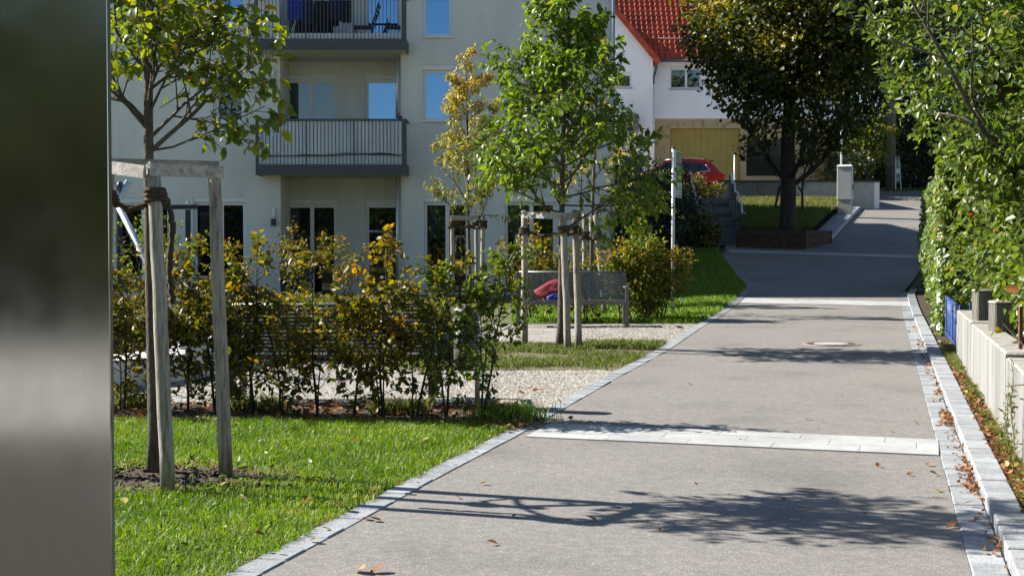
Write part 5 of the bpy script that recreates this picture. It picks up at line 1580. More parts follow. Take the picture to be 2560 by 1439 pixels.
sk.wood("trunk", M_barkd, bt_, [(tp, [.34, .25, .23, .21, .18, .12, .04], 14)], minr=.008)
def mrf(p, r):
    return np.clip(r.beta(1.6, 3, len(p)) + .3 * (np.sin(p[:, 0] * 2.1 + 1) * np.sin(p[:, 2] * 2.3) > .55) + .06 * (p[:, 2] - 8), 0, 1)  # yellow patches, and yellower towards the top to paint in sunlight
sk.leaves("crown", L_maple, bt_, 3, .15, .95, T_HEX, .5, .09, mrf, up=.7, keep=lambda p: (p[:, 2] > 4.0) & mkeep(p))
blob_leaves("inner_crown", L_maple, bt_, 28000, bt_base + np.array((.35, 0, 6.6)), (3.4, 3.0, 3.6), R(102), .16, .95, T_HEX, .25, .35, rfun=mrf, zmin=4.25, nl=14, keep=mkeep)
# small stems beside the big tree
for k, (u, yy, h_, lab) in enumerate([(2005, 47.0, 2.6, "thin dark sapling on the bank right of the big tree"), (1938, 48, 2.2, "thin bare sapling on the bank left of the big tree")]):
    b = P(u, 500, yy); b[2] = float(np.interp(yy, ez_y, ez_z))
    t = thing("sapling", b, lab, "tree"); sk = Skel(R(600 + k), .1, .05)
    sk.grow(b, (.03, 0, 1), h_, .05, 0, [(7, .6, .35)], 1); sk.wood("trunk", M_barkd, t); sk.leaves("crown", L_dark, t, 4, .12, .7, T_DIA, .4, .1)

# stairs
stn = thing("stairs", (6.7, 42.2, 1.6), "concrete garden stairs climbing beside the dark bushes", "stairs")
M_step = pm("step_concrete", (.12, .123, .127), (.19, .193, .197), 6, .85, .2, 40, coord='World')
nst = 9
def sc_(k): return 6.55 + .06 * k, 42.3 + .70 * k, 1.56 + .19 * k
for k in range(nst):
    x_, y_, z_ = sc_(k)
    mb = MB(); mb.cbox(x_ - .58, x_ + .58, y_, y_ + .78, z_ - .3, z_ + .19, .015); mb.build("step", M_step, stn)
for s_ in (-1, 1):
    for k in range(0, nst, 2):
        x_, y_, z_ = sc_(k)
        mb = MB(); mb.box(x_ + s_ * .70 - .10, x_ + s_ * .70 + .10, y_ - .03, y_ + 1.36, z_ - .5, z_ + .42); mb.build("cheek_block", M_step, stn)
    pts = []
    for k in range(0, nst + 1, 2):
        x_, y_, z_ = sc_(k); pts += [(x_ + s_ * .70, y_ + .0, z_ + 1.02 + (.0 if k == 0 else 0)), (x_ + s_ * .70, y_ + .55, z_ + 1.05)]
    mb = MB(); mb.tube(pts, .028, 8); mb.build("handrail", M_galv, stn)
    for k in range(0, nst + 1, 2):
        x_, y_, z_ = sc_(k)
        for dy in (.06, .5):
            mb = MB(); mb.tube([(x_ + s_ * .70, y_ + dy, z_ + .1), (x_ + s_ * .70, y_ + dy, z_ + 1.02)], .02, 6); mb.build("rail_post", M_dark, stn)

# dark bushes between the building and the stairs
for k, (x_, y_, r_, h_, lab) in enumerate([(4.6, 40.8, (1.3, 1.2, 1.3), 1.2, "dark bush in the shade at the foot of the stairs"), (4.9, 44.0, (1.2, 1.4, 1.3), 1.3, "dark rounded bush left of the stairs"), (3.6, 43.5, (1.0, 1.3, 2.2), 2.0, "tall dark bush beside the building corner"), (7.25, 52.3, (.95, .6, .62), .7, "yellow green bush at the top of the stairs below the red car"), (3.4, 47.0, (1.5, 1.5, 2.2), 2.3, "dark evergreen bush behind the building corner"), (5.6, 52.3, (1.2, .7, .8), .85, "dark bush below the front of the red car"), (5.75, 41.2, (.42, .4, .55), .5, "small dried ornamental grass at the foot of the stairs")]):
    z_ = float(gz(x_, y_))
    t = thing("shade_bush", (x_, y_, z_), lab, "bush")
    sk = Skel(R(700 + k), .15, .05)
    for s_ in range(5):
        a = s_ * 1.3; sk.grow((x_, y_, z_), (.45 * math.cos(a), .45 * math.sin(a), 1), h_, .03, 0, [(4, .7, .4)], 1)
    sk.wood("stem", M_barkd, t)
    blob_leaves("foliage", [L_dark, L_box][k in (3, 6)], t, 3600, (x_, y_, z_ + h_ * .85), r_, R(720 + k), .11, .7, T_DIA, .25, .3, zmin=z_ + .02)

# dark blue bin shelter by the building corner
bsx0, bsx1 = P(1537, 600, 41)[0], P(1600, 600, 41)[0]
bs = thing("bin_shelter", ((bsx0 + bsx1) / 2, 41.4, .6), "dark blue slatted shelter with grey pillar behind the building corner", "shelter")
zt_ = P(1560, 402, 41)[2]
for k in range(14):
    mb = MB(); z0 = .8 + (zt_ - .95) * k / 14; mb.box(bsx0 - .6, bsx1 - .32, 41.0, 41.03, z0, z0 + (zt_ - .95) / 14 - .03); mb.build("slat", M_navy, bs)
mb = MB(); mb.box(bsx0 - .6, bsx1 - .3, 41.05, 43.2, .5, zt_ - .15); mb.build("body", M_navy, bs)
mb = MB(); mb.box(bsx1 - .3, bsx1 + .05, 40.95, 41.4, .5, zt_ - .15); mb.build("pillar", M_step, bs)
mb = MB(); mb.box(bsx0 - .7, bsx1 + .15, 40.85, 43.3, zt_ - .148, zt_ + .1); mb.build("canopy", M_step, bs)

# retaining wall, cabinet, poles
zw = P(2000, 451, 53.4)[2]
rw = thing("retaining_wall", (11, 53.5, 3.3), "low white grey retaining wall with dark coping below the white house", "wall")
xw0, xw1 = P(1795, 460, 53.4)[0], P(2186, 460, 53.4)[0]
for k in range(4):
    a = xw0 + (xw1 - xw0) * k / 4; b = xw0 + (xw1 - xw0) * (k + 1) / 4
    mb = MB(); mb.box(a + .004, b - .004, 53.4, 53.6, 2.6, zw - .06); mb.build("wall_panel", M_step if k < 2 else M_conc, rw)  # left panels take a darker concrete to paint in shade
mb = MB(); mb.box(xw1 + .001, xw1 + .2, 53.405, 60, 2.6, zw - .07); mb.build("return_wall", M_white, rw)
mb = MB(); mb.box(xw0 - .05, xw1 + .2, 53.34, 53.66, zw - .058, zw); mb.build("coping", M_dark, rw)
cb = P(2112, 512, 50.0)
cz = float(np.interp(50.0, ez_y, ez_z)) - .1
ec = thing("cable_cabinet", (cb[0], 50.0, cz), "light grey electrical distribution cabinet on a concrete plinth by the road", "cabinet", None, math.radians(-22))
H_ = P(2112, 412, 50)[2] - cz
M_cab = pm("cabinet_grey", (.48, .49, .49), (.56, .57, .57), 6, .6, .1, 60)
mb = MB(); mb.cbox(-.24, .24, -.17, .17, -.3, .36, .01); mb.build("plinth", M_conc, ec, local=True)
mb = MB(); mb.cbox(-.26, .26, -.19, .19, .365, H_ - .07, .012); mb.build("housing", M_cab, ec, local=True)
mb = MB(); mb.hexa([(-.28, -.21), (.28, -.21), (.28, .21), (-.28, .21)], H_ - .068, H_, [(-.24, -.15), (.24, -.15), (.24, .15), (-.24, .15)]); mb.build("roof_cap", M_cab, ec, local=True)
mb = MB(); mb.box(.263, .272, -.15, .15, .42, H_ - .12); dr_ = mb.build("door", M_cab, ec, local=True)
mb = MB(); mb.box(.274, .30, -.02, .02, .7, .92); mb.build("handle", M_dark, dr_, local=True)
for (u, v0, v1, yy, r_, lab) in ((2103, 200, 450, 57.0, .05, "slim pale lamp mast behind the grey cabinet"), (1836, 385, 452, 56.0, .035, "thin white pole beside the rear of the red car")):
    a = P(u, v1, yy); b = P(u, v0, yy); z0 = float(gz(a[0], yy))
    t = thing("street_pole", (a[0], yy, z0), lab, "pole")
    mb = MB(); mb.tube([(a[0], yy, z0), (a[0], yy, b[2])], [r_, r_ * .8], 8); mb.build("shaft", M_post, t)
    mb = MB(); mb.tube([(a[0], yy, b[2]), (a[0], yy, b[2] + .06)], [r_ * 1.1, r_ * .5], 8); mb.build("cap", M_dark, t)
    if u == 2103:
        mb = MB(); mb.bar((a[0], yy, b[2] - .05), (a[0] + .9, yy - .2, b[2] + .1), .06, .05); mb.build("lamp_arm", M_post, t)

# ================================================================== red car
cy0 = 56.6; cx1 = P(1806, 430, 57.2)[0]; cg = P(1740, 399, 57.4)[2] - 1.62
car = thing("parked_car", (cx1 - 2.2, cy0 + .92, cg), "dark red compact SUV parked above the stairs in front of the yellow garage", "car")
M_red = pm("red_car_paint", (.20, .006, .010), (.26, .010, .015), 2, .22, spec=.6)
M_cglass = pm("car_glass", (.008, .012, .018), (.012, .016, .024), 2, .06, spec=.7)
M_tyre = pm("tyre", (.015, .015, .015), (.025, .025, .025), 20, .9)
M_chrome = pm("chrome_trim", (.62, .64, .66), (.7, .72, .74), 5, .2, metal=.9)
M_tail = pm("tail_lamp", (.25, .004, .006), (.35, .006, .01), 5, .15, spec=.6)
def X(s): return cx1 - s                                   # s: metres forward from the rear bumper
def car_body():
    # side outline, rear to front (s, z)
    prof = [(.05, .45), (.0, .62), (.03, .95), (.12, 1.02), (.9, 1.04), (2.6, 1.02), (3.25, .99), (4.05, .86), (4.36, .72), (4.42, .5), (4.38, .3), (3.95, .26), (3.82, .55), (3.5, .68), (3.16, .55), (3.05, .25), (1.35, .25), (1.22, .55), (.9, .68), (.56, .55), (.45, .28), (.12, .3)]
    mb = MB(); n = len(prof)
    V = []
    for (yy, k) in ((0.0, .06), (.07, 0), (1.76, 0), (1.83, .06)):
        for (s_, z_) in prof:
            V.append((X(s_ + (k if s_ < .3 else (-k if s_ > 4 else 0))), cy0 + yy, cg + z_ - (k * .8 if z_ > .9 else 0)))
    fc = [tuple(range(n)), tuple(reversed(range(3 * n, 4 * n)))]
    for j in range(3):
        for i in range(n):
            i2 = (i + 1) % n; fc.append((j * n + i, (j + 1) * n + i, (j + 1) * n + i2, j * n + i2))
    mb.add(V, fc); return mb
body = car_body().build("body", M_red, car)
cab = [(.16, 1.0), (.30, 1.22), (.52, 1.45), (.75, 1.56), (1.4, 1.62), (2.1, 1.60), (2.45, 1.52), (3.25, 1.0)]
def cabin(yin0, yin1, pts, mb):
    n = len(pts); V = []
    for side in (0, 1):
        for (s_, z_) in pts:
            tpr = yin0 + (z_ - 1.0) / .6 * .20
            V.append((X(s_), cy0 + (tpr if side == 0 else 1.83 - tpr), cg + z_))
    fc = [tuple(range(n)), tuple(reversed(range(n, 2 * n)))] + [(i, n + i, n + (i + 1) % n, (i + 1) % n) for i in range(n)]
    mb.add(V, fc); return mb
cabin(.06, 0, cab, MB()).build("cabin", M_red, car)
def sidepoly(pts, lift, mat, nm, parent):
    mb = MB(); V = []
    for (s_, z_) in pts:
        tpr = .06 + (z_ - 1.0) / .6 * .20
        V.append((X(s_), cy0 + tpr - lift, cg + z_))
    mb.add(V, [tuple(range(len(V)))]); return mb.build(nm, mat, parent)
sidepoly([(.60, 1.12), (.78, 1.36), (1.05, 1.46), (1.28, 1.485), (1.26, 1.07)], .006, M_cglass, "side_window", car)
sidepoly([(1.30, 1.07), (1.32, 1.487), (2.05, 1.475), (2.12, 1.05)], .006, M_cglass, "side_window", car)
sidepoly([(2.16, 1.05), (2.10, 1.47), (2.40, 1.42), (3.0, 1.04)], .006, M_cglass, "side_window", car)
def chain(pts, r_, mat, nm, lift=.012):
    mb = MB(); mb.tube([(X(s_), cy0 + .06 + (z_ - 1.0) / .6 * .20 - lift, cg + z_) for (s_, z_) in pts], r_, 5); return mb.build(nm, mat, car)
chain([(3.0, 1.03), (1.3, 1.055), (.62, 1.10), (.60, 1.13), (.77, 1.37)], .014, M_chrome, "window_trim")
chain([(2.4, 1.57), (1.4, 1.66), (.8, 1.60)], .014, M_chrome, "roof_rail", -.02)
for s_ in (1.55, 2.55):
    mb = MB(); mb.box(X(s_) - .09, X(s_) + .09, cy0 - .03, cy0 + .01, cg + .90, cg + .925); mb.build("door_handle", M_chrome, car)
mb = MB(); mb.box(X(.05), X(.02), cy0 + .12, cy0 + .5, cg + .82, cg + .98); mb.build("tail_lamp", M_tail, car)
mb = MB(); mb.box(X(.30), X(.0) + .006, cy0 - .006, cy0 + .12, cg + .80, cg + .97); mb.build("tail_lamp", M_tail, car)
mb = MB(); mb.box(X(.05), X(.02), cy0 + 1.33, cy0 + 1.71, cg + .82, cg + .98); mb.build("tail_lamp", M_tail, car)
mb = MB(); mb.quad((X(.20) + .02, cy0 + .3, cg + 1.08), (X(.20) + .02, cy0 + 1.53, cg + 1.08), (X(.50) + .02, cy0 + 1.5, cg + 1.44), (X(.50) + .02, cy0 + .33, cg + 1.44)); mb.build("rear_window", M_cglass, car)
mb = MB(); mb.box(X(.62), X(.40), cy0 + .3, cy0 + 1.53, cg + 1.53, cg + 1.565); mb.build("spoiler", M_red, car)
mb = MB(); mb.cbox(X(3.0), X(2.82), cy0 - .14, cy0 + .06, cg + 1.0, cg + 1.14, .03); mb.build("mirror", M_red, car)
mb = MB(); mb.bar((X(.78), cy0 + .92, cg + 1.58), (X(.62), cy0 + .92, cg + 1.67), .02, .05); mb.build("antenna_fin", M_red, car)
for s_ in (.9, 3.5):
    for yy in (.0, 1.63):
        mb = MB(); c = np.array([X(s_), cy0 + yy + .0, cg + .33]); mb.tube([c, c + np.array([0, .2, 0])], .33, 24); w_ = mb.build("wheel", M_tyre, car)
        mb = MB(); mb.tube([c + np.array([0, -.006 if yy == 0 else .206, 0]), c + np.array([0, .01 if yy == 0 else .19, 0])], .20, 20); mb.build("rim", M_chrome, w_)

# ================================================================== white house with red roof
YH = 62.0
def hx(u, Y=YH): return float(P(u, 600, Y)[0])
def hz(v, Y=YH): return float(P(1280, v, Y)[2])
hs = thing("white_house", (11, YH, 3.9), "white rendered house with steep red tiled roof and yellow garage floor", "house")
hxl, hxc, hxr = hx(1380), hx(1631), hx(2085)
ze = hz(150); zg0 = 3.4; zga = hz(296)
mb = MB()
win1 = (hx(1673), hx(1752), hz(222), hz(163)); win1b = (hx(1880), hx(1960), hz(222), hz(163))
wall_sheet(mb, hxc, hxr, zga, ze, YH, [win1, win1b], .14)
mb.quad((hxr, YH, zg0), (hxr, YH + 10, zg0), (hxr, YH + 10, ze), (hxr, YH, ze))
YW = YH - .9
win2 = (hx(1541, YW), hx(1578, YW), hz(219, YW), hz(178, YW))
hxw0, hxw1 = hx(1385, YW), hx(1631, YW)
wall_sheet(mb, hxw0, hxw1, zg0, hz(150, YW), YW, [win2], .14)
# gable triangle of the wing
apx = (hxw0 + hxw1) / 2; ap = hz(150, YW) + (hxw1 - apx) * 1.2
mb.add([(hxw0, YW, hz(150, YW)), (hxw1, YW, hz(150, YW)), (apx, YW, ap)], [(0, 1, 2)])
mb.quad((hxw1, YW, zg0), (hxw1, YH + .01, zg0), (hxw1, YH + .01, hz(150, YW)), (hxw1, YW, hz(150, YW)))
mb.build("wall", M_white, hs)
M_ins = pm("tan_insulation_board", (.42, .31, .16), (.50, .38, .21), 3, .9, .2, 30, coord='World')
gops = [(hx(1674), hx(1850), zg0 - .5, hz(321)), (hx(1865), hx(1985), hz(440), hz(350)), (hx(2035), hx(2075), hz(415), hz(330))]
mb = MB(); wall_sheet(mb, hx(1645), hxr - .002, zg0, zga - .002, YH + .02, gops, .2); mb.quad((hxc, YH + .03, zg0), (hx(1645), YH + .03, zg0), (hx(1645), YH + .03, zga), (hxc, YH + .03, zga)); mb.build("garage_wall", M_ins, hs)
M_mark = pm("adhesive_marks", (.05, .045, .04), (.09, .08, .07), 5, .9)
rg = R(7)
for k in range(16):
    u = rg.uniform(1650, 1865); v = rg.uniform(299, 317)
    a = (hx(u), YH + .012, hz(v)); m = MB(); m.bar(a, (a[0] + rg.uniform(-.05, .05), YH + .012, a[2] - .16), .012, .03, (0, 1, 0)); m.build("adhesive_mark", M_mark, hs)
for k in range(5):
    u = rg.uniform(1648, 1668); v = rg.uniform(325, 420)
    a = (hx(u), YH + .012, hz(v)); m = MB(); m.bar(a, (a[0] + .02, YH + .012, a[2] - .16), .012, .03, (0, 1, 0)); m.build("adhesive_mark", M_mark, hs)
mb = MB(); mb.box(gops[0][0] - .1, gops[0][1] + .1, YH + .24, YH + .3, zg0, gops[0][3] + .1); mb.build("garage_door_backing", M_dark, hs)
M_gar = pm("yellow_garage", (.34, .25, .055), (.40, .30, .075), 2, .6, coord='World')
for k in range(11):
    a = gops[0][0] + (gops[0][1] - gops[0][0]) * k / 11; b = gops[0][0] + (gops[0][1] - gops[0][0]) * (k + 1) / 11
    m = MB(); m.cbox(a + .002, b - .002, YH + .16, YH + .19, zg0, gops[0][3] - .003, .006); m.build("garage_plank", M_gar, hs)
for g_ in gops[1:]:
    m = MB(); m.box(g_[0], g_[1], YH + .17, YH + .19, g_[2], g_[3]); m.build("garage_window", M_gar if g_ is gops[2] else M_cglass, hs)
for (r_, Y_) in ((win1, YH), (win1b, YH), (win2, YW)):
    w = (0, 0, 0, 0, [.52] if r_ is not win2 else [], 'd', None, 1)
    window(w, r_, Y_, .14, hs)
    s = MB(); s.box(r_[0] - .05, r_[1] + .05, Y_ - .05, Y_ + .05, r_[2] - .06, r_[2] - .002); s.build("sill", M_conc, hs)
# tiled roof: real courses of pan tiles
M_tile = pm("red_roof_tile", (.30, .040, .018), (.56, .085, .034), 5, .6, .2, 20, coord='World', big=(1.2, .72, 1.12))
def tiles(x0, x1, y_e, z_e, pitch, rise, nm, parent, wt=.24, ct=.34):
    nx_ = int((x1 - x0) / wt); L = rise / math.sin(pitch); nc = int(L / ct)
    per = 6
    xs = np.linspace(x0, x0 + nx_ * wt, nx_ * per + 1)
    ph = ((xs - x0) / wt) % 1.0
    hgt_ = .05 * np.where(ph < .55, np.sin(ph / .55 * math.pi), -.35 * np.sin((ph - .55) / .45 * math.pi))
    V = []; fc = []
    cp, sp_ = math.cos(pitch), math.sin(pitch)
    m_ = len(xs)
    for c in range(nc):
        for (s_, l_) in ((c * ct - .03, .045), ((c + 1) * ct, .0)):
            h_ = hgt_ + l_
            V.append(np.stack([xs, y_e + s_ * cp - h_ * sp_, z_e + s_ * sp_ + h_ * cp], 1))
        # front lip
        s_ = c * ct - .03; h_ = hgt_ - .0
        V.append(np.stack([xs, y_e + s_ * cp - h_ * sp_, z_e + s_ * sp_ + h_ * cp], 1))
    V = np.concatenate(V)
    i = np.arange(m_ - 1)
    F_ = []
    for c in range(nc):
        o = c * 3 * m_
        F_.append(np.stack([o + i, o + i + 1, o + m_ + i + 1, o + m_ + i], 1)); F_.append(np.stack([o + 2 * m_ + i, o + 2 * m_ + i + 1, o + i + 1, o + i], 1))
    me = np_mesh(nm, V - np.array(woff(parent))[None], F_)
    return tag(link(nm, me, M_tile, parent), kind="stuff")
pit = math.radians(48)
tiles(hxw0 - .5, hxr + .3, YH - .45, ze - .05, pit, 7.0, "roof", hs)
# rake of the wing: verge board with tiles
for sgn in (1, -1):
    base = np.array([hxw1 if sgn > 0 else hxw0, 0, hz(150, YW)]); tip = np.array([apx, 0, ap]); e = (base - tip) / np.linalg.norm(base - tip)
    a = np.array([*(tip[:2]), tip[2]]); b = base + e * .25
    n_ = np.array([-e[2], 0, e[0]]) * (1 if sgn < 0 else -1); n_ = n_ if n_[2] > 0 else -n_
    m = MB(); poly = [a, b, b + n_ * .22, a + n_ * .22]; m.prism([np.array([p[0], YW - .25, p[2]]) for p in poly], (0, 7.0, 0)); m.build("wing_roof", M_tile, hs)
gut = pm("grey_gutter", (.10, .11, .12), (.16, .17, .18), 5, .5, metal=.4)
m = MB(); m.tube([(hxc + .05, YH - .52, ze - .1), (hxr + .3, YH - .52, ze - .1)], .07, 8); m.build("gutter", gut, hs)
m = MB(); m.tube([(hxc + .12, YH - .5, ze - .12), (hxc + .10, YH - .42, ze - .5), (hxc + .02, YH - .1, ze - .8), (hxc + .02, YH - .07, ze - 1.1)], .05, 8); m.build("gutter_bend", gut, hs)
m = MB(); m.tube([(hxc + .04, YH - .07, ze - 1.1), (hxc + .04, YH - .07, zg0)], .045, 8); m.build("downpipe", M_white, hs)
m = MB(); m.box(hxc - .1, hxr + .3, YH - .4, YH - .02, ze - .10, ze - .04); m.build("eave_board", M_white, hs)
m = MB(); m.box(hx(1545, YW), hx(1590, YW), YW - 1.2, YW - .02, hz(332, YW), hz(292, YW)); m.build("porch_roof", M_step, hs)
m = MB(); m.tube([(hx(1640), YH - .5, ze + .9), (hxr, YH + .3, ze + .9)], .02, 5); m.build("snow_guard", gut, hs)

# yard behind the retaining wall, verge and background
loft("yard", M_conc, np.linspace(53.6, 63, 10), const(-2), lambda y: RL(y) - .7, 0.02, 6, zf=lambda x, y: np.maximum(gz(x, y), 3.55))
loft("far_verge", M_turf, np.linspace(62.0, 66, 6), const(14), const(60), .10, 8)
mb = MB(); mb.box(15.0, 60, 61.8, 62.0, 3.6, 4.08); tag(mb.build("far_kerb", M_step), kind="structure")
x = R(9).uniform(14, 30, 5000); y = R(10).uniform(62, 64.5, 5000)
tag(blades("verge_grass", L_grassd, None, x, y, gz(x, y) + .1, .2, .03, R(12), .6), "strip of rough grass at the far end of the road", "grass")
# dark trunk with high crown, A-board
pt = P(2226, 468, 63.0)
t = thing("pine_tree", (pt[0], 63, pt[2] - .3), "tall bare trunk of a pine at the far end of the road", "tree")
mb = MB(); mb.tube([(pt[0], 63, pt[2] - .4), (pt[0], 63, pt[2] + 2), (pt[0] + .03, 63, 9), (pt[0] - .05, 63, 16)], [.27, .23, .21, .12], 12); mb.build("trunk", pm("pine_bark", (.07, .055, .045), (.20, .16, .125), 5, .9, .6, 20, stretch=(3, 3, .7)), t)
blob_leaves("crown", L_dark, t, 9000, (pt[0], 63, 14.5), (4.0, 4.0, 4.2), R(33), .3, .5, T_DIA, .2, .35)
ab = P(2246, 470, 61.9)
t = thing("advert_board", (ab[0], 61.9, ab[2] - .1), "small green and white advertising board leaning beside the pine trunk", "board")
zA, zB = ab[2] - .02, P(2246, 390, 61.9)[2]
for s_ in (-1, 1):
    m = MB(); m.bar((ab[0] + s_ * .12, 61.9, zA - .05), (ab[0] + s_ * .08, 62.1, zB), .03, .03, (0, 1, 0)); m.build("frame_leg", M_post, t)
m = MB(); m.quad((ab[0] - .12, 61.95, zA + .3), (ab[0] + .12, 61.95, zA + .3), (ab[0] + .09, 62.08, zB), (ab[0] - .09, 62.08, zB)); m.build("poster", M_pic, t)
m = MB(); m.quad((ab[0] - .11, 61.99, zA + .7), (ab[0] + .11, 61.99, zA + .7), (ab[0] + .105, 62.005, zA + .9), (ab[0] - .105, 62.005, zA + .9)); m.build("white_strip", M_txt, t)
# dark hedge and trees filling the far end
t = thing("yew_hedge", (24, 66, 4.2), "dark evergreen hedge across the far end of the road", "hedge")
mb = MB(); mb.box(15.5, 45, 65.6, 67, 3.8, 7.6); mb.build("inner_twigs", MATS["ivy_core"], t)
rg = R(17); n = 15000; x = rg.uniform(15.2, 40, n); z = rg.uniform(4, 8, n); y = 65.45 + rg.normal(0, .12, n)
pos = np.stack([x, y, z + .2 * np.sin(x * 1.7)], 1); D = rg.normal(0, .7, (n, 3)); N = rg.normal(0, .6, (n, 3)); N[:, 1] -= .8
tag(link("foliage", leaf_mesh("foliage", pos, D, N, .2 * rg.uniform(.6, 1.3, n), .7, rg.uniform(0, 1, n), T_DIA, woff(t)), L_dark, t), kind="stuff")
for k, (u, Y_, zc, r_, nn, lab, mat) in enumerate([(2160, 60.5, 6.0, (1.3, 1.2, 1.5), 2600, "yellow green shrub beside the pine trunk", L_horng), (2120, 58.5, 4.9, (1.0, .9, .8), 1800, "dark round shrub behind the grey cabinet", L_dark), (2085, 60.5, 5.0, (.9, .8, 1.3), 1500, "reddish leaved shrub near the yellow garage", L_horn),
                                              (2110, 70, 11, (5, 4, 6), 9000, "dense dark tree behind the white house corner", L_dark), (2330, 72, 11, (6, 5, 7), 9000, "dense dark tree beyond the yew hedge", L_dark), (2520, 68, 11, (6, 5, 7), 9000, "dense dark tree at the right beyond the yew hedge", L_dark), (2180, 50, 0, None, 0, "", None)]):
    if r_ is None: continue
    x_ = P(u, 600, Y_)[0]; z_ = float(gz(x_, Y_))
    t = thing("background_tree" if zc > 8 else "far_shrub", (x_, Y_, z_), lab, "tree" if zc > 8 else "shrub")
    mb = MB(); mb.tube([(x_, Y_, z_ - .1), (x_ + .05, Y_, (z_ + zc) / 2), (x_, Y_, zc)], [.25, .2, .08] if zc > 8 else [.06, .05, .03], 8); mb.build("trunk", M_barkd, t)
    sk = Skel(R(800 + k), .15, .05)
    blob_leaves("crown", mat, t, nn, (x_, Y_, zc), r_, R(820 + k), .34 if zc > 8 else .15, .75, T_DIA, .2, .35)

for k, (x_, y_, zc, r_, lab) in enumerate([(14.5, 26, 7.5, (3.6, 3.6, 4.6), "tall dark garden tree behind the ivy hedge"), (17, 36, 8.5, (4, 4, 5.2), "tall dark garden tree near the road bend"), (11.5, 17.5, 7.0, (3.0, 3.2, 4.0), "dark garden tree behind the fruit tree")]):  # trees added at the right to hold skylight off the far road
    z_ = float(gz(x_, y_)); t = thing("garden_tree", (x_, y_, z_), lab, "tree")
    mb = MB(); mb.tube([(x_, y_, z_ - .1), (x_ + .05, y_, zc / 2), (x_, y_, zc)], [.25, .2, .08], 8); mb.build("trunk", M_barkd, t)
    blob_leaves("crown", L_horng, t, 8000, (x_, y_, zc), r_, R(860 + k), .25, .75, T_DIA, .2, .35)
# tall hedge behind the viewpoint, mirrored in the steel pylon
t = thing("rear_hedge", (-12, -14, -.1), "tall dark hedge mirrored dimly in the steel pylon", "hedge")
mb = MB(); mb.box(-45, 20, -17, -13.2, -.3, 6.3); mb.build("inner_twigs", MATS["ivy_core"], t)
rg = R(19); n = 26000; x = rg.uniform(-45, 18, n); z = -.2 + 7.0 * rg.beta(1, 1, n); y = -13.0 + rg.normal(0, .3, n) + .5 * np.sin(x * .9) * np.sin(z * 1.1)
pos = np.stack([x, y, z], 1); D = rg.normal(0, .7, (n, 3)); N = rg.normal(0, .6, (n, 3)); N[:, 1] += .8
tag(link("foliage", leaf_mesh("foliage", pos, D, N, .25 * rg.uniform(.6, 1.3, n), .7, rg.uniform(0, 1, n), T_DIA, woff(t)), L_ivy, t), kind="stuff")
for k, (x_, y_) in enumerate([(-19, -9.5), (-26, -9), (-34, -9)]):  # unseen trees added to keep the sun off the mirrored hedge
    t = thing("rear_tree", (x_, y_, -.1), ["broad tree shading the hedge mirrored in the pylon"][0], "tree", "trees mirrored in the pylon")
    mb = MB(); mb.tube([(x_, y_, -.2), (x_, y_, 4), (x_ + .1, y_, 8)], [.25, .2, .1], 8); mb.build("trunk", M_barkd, t)
    blob_leaves("crown", L_dark, t, 5000, (x_, y_, 7.8), (3.2, 2.6, 3.6), R(900 + k), .34, .75, T_DIA, .2, .35)

# ================================================================== fallen leaves
rg = R(23)
def fallen(u, v, rn, size, on, lab, zoff=.006):
    p = G(u, v)
    me = leaf_mesh("fallen_leaf", np.zeros((1, 3)), np.array([[math.cos(rg.uniform(0, 6.28)), math.sin(rg.uniform(0, 6.28)), .12]]), np.array([[rg.normal(0, .25), rg.normal(0, .25), 1]]), size, .78, np.array([rn]), T_FULL, None, np.array([.32]))
    V = np.zeros(len(me.vertices) * 3, np.float32); me.vertices.foreach_get("co", V); V = V.reshape(-1, 3); V[:, 2] -= V[:, 2].min(); V[:, :2] -= V[:, :2].mean(0)
    me.vertices.foreach_set("co", V.ravel().astype(np.float32)); me.update()
    o = link("fallen_leaf", me, L_fall); o.location = (p[0], p[1], p[2] + zoff)
    return tag(o, lab, "leaf", on)
GA = "fallen leaves scattered on the asphalt"
LB = "dry brown fallen leaf lying on the asphalt path"; LO = "bright orange fallen leaf lying on the asphalt path"; LY = "pale yellow fallen leaf lying on the asphalt path"
for (u, v, rn, s_, l_) in [(938, 1303, .1, .07, LB), (915, 1300, .6, .06, LB), (1480, 1303, .82, .075, LO), (1232, 1362, .45, .06, LB), (902, 1432, .8, .09, LO), (945, 1433, .62, .09, LB), (1288, 1293, .6, .045, LB), (1210, 1212, .9, .05, LY), (1142, 1246, .55, .05, LB),
                           (2343, 1229, .98, .06, LY), (2018, 1050, .5, .05, LB), (2195, 1168, .5, .055, LB), (2322, 1165, .6, .06, LB), (2335, 1188, .3, .07, LB), (2275, 1190, .5, .055, LB), (2378, 1321, .2, .07, LB), (1960, 1253, .1, .035, LB), (1838, 1083, .05, .035, LB), (1725, 962, .05, .05, LB), (1895, 705, .1, .06, LB), (2040, 705, .1, .05, LB), (1585, 1260, .1, .03, LB), (1740, 1213, .1, .03, LB), (2050, 900, .3, .04, LB), (1850, 1100, .3, .03, LB), (2230, 1080, .4, .04, LB), (2290, 1060, .4, .05, LB), (2105, 990, .3, .03, LB), (1650, 1330, .2, .03, LB), (2160, 1290, .4, .035, LB)]:
    fallen(u, v, rn, s_, GA, l_)
for (u, v, rn, s_) in [(765, 1278, .8, .09), (850, 1281, .7, .09), (885, 1120, .9, .07), (605, 1268, .75, .06), (1065, 1115, .95, .06), (650, 1360, .3, .06), (520, 1210, .9, .06), (560, 1230, .9, .05), (330, 1175, .8, .07), (310, 1275, 1, .07), (1000, 1235, .6, .06), (720, 1195, .95, .05)]:
    fallen(u, v, rn, s_, "fallen leaves on the front lawn", "orange brown fallen leaf caught in the lawn grass", .045)
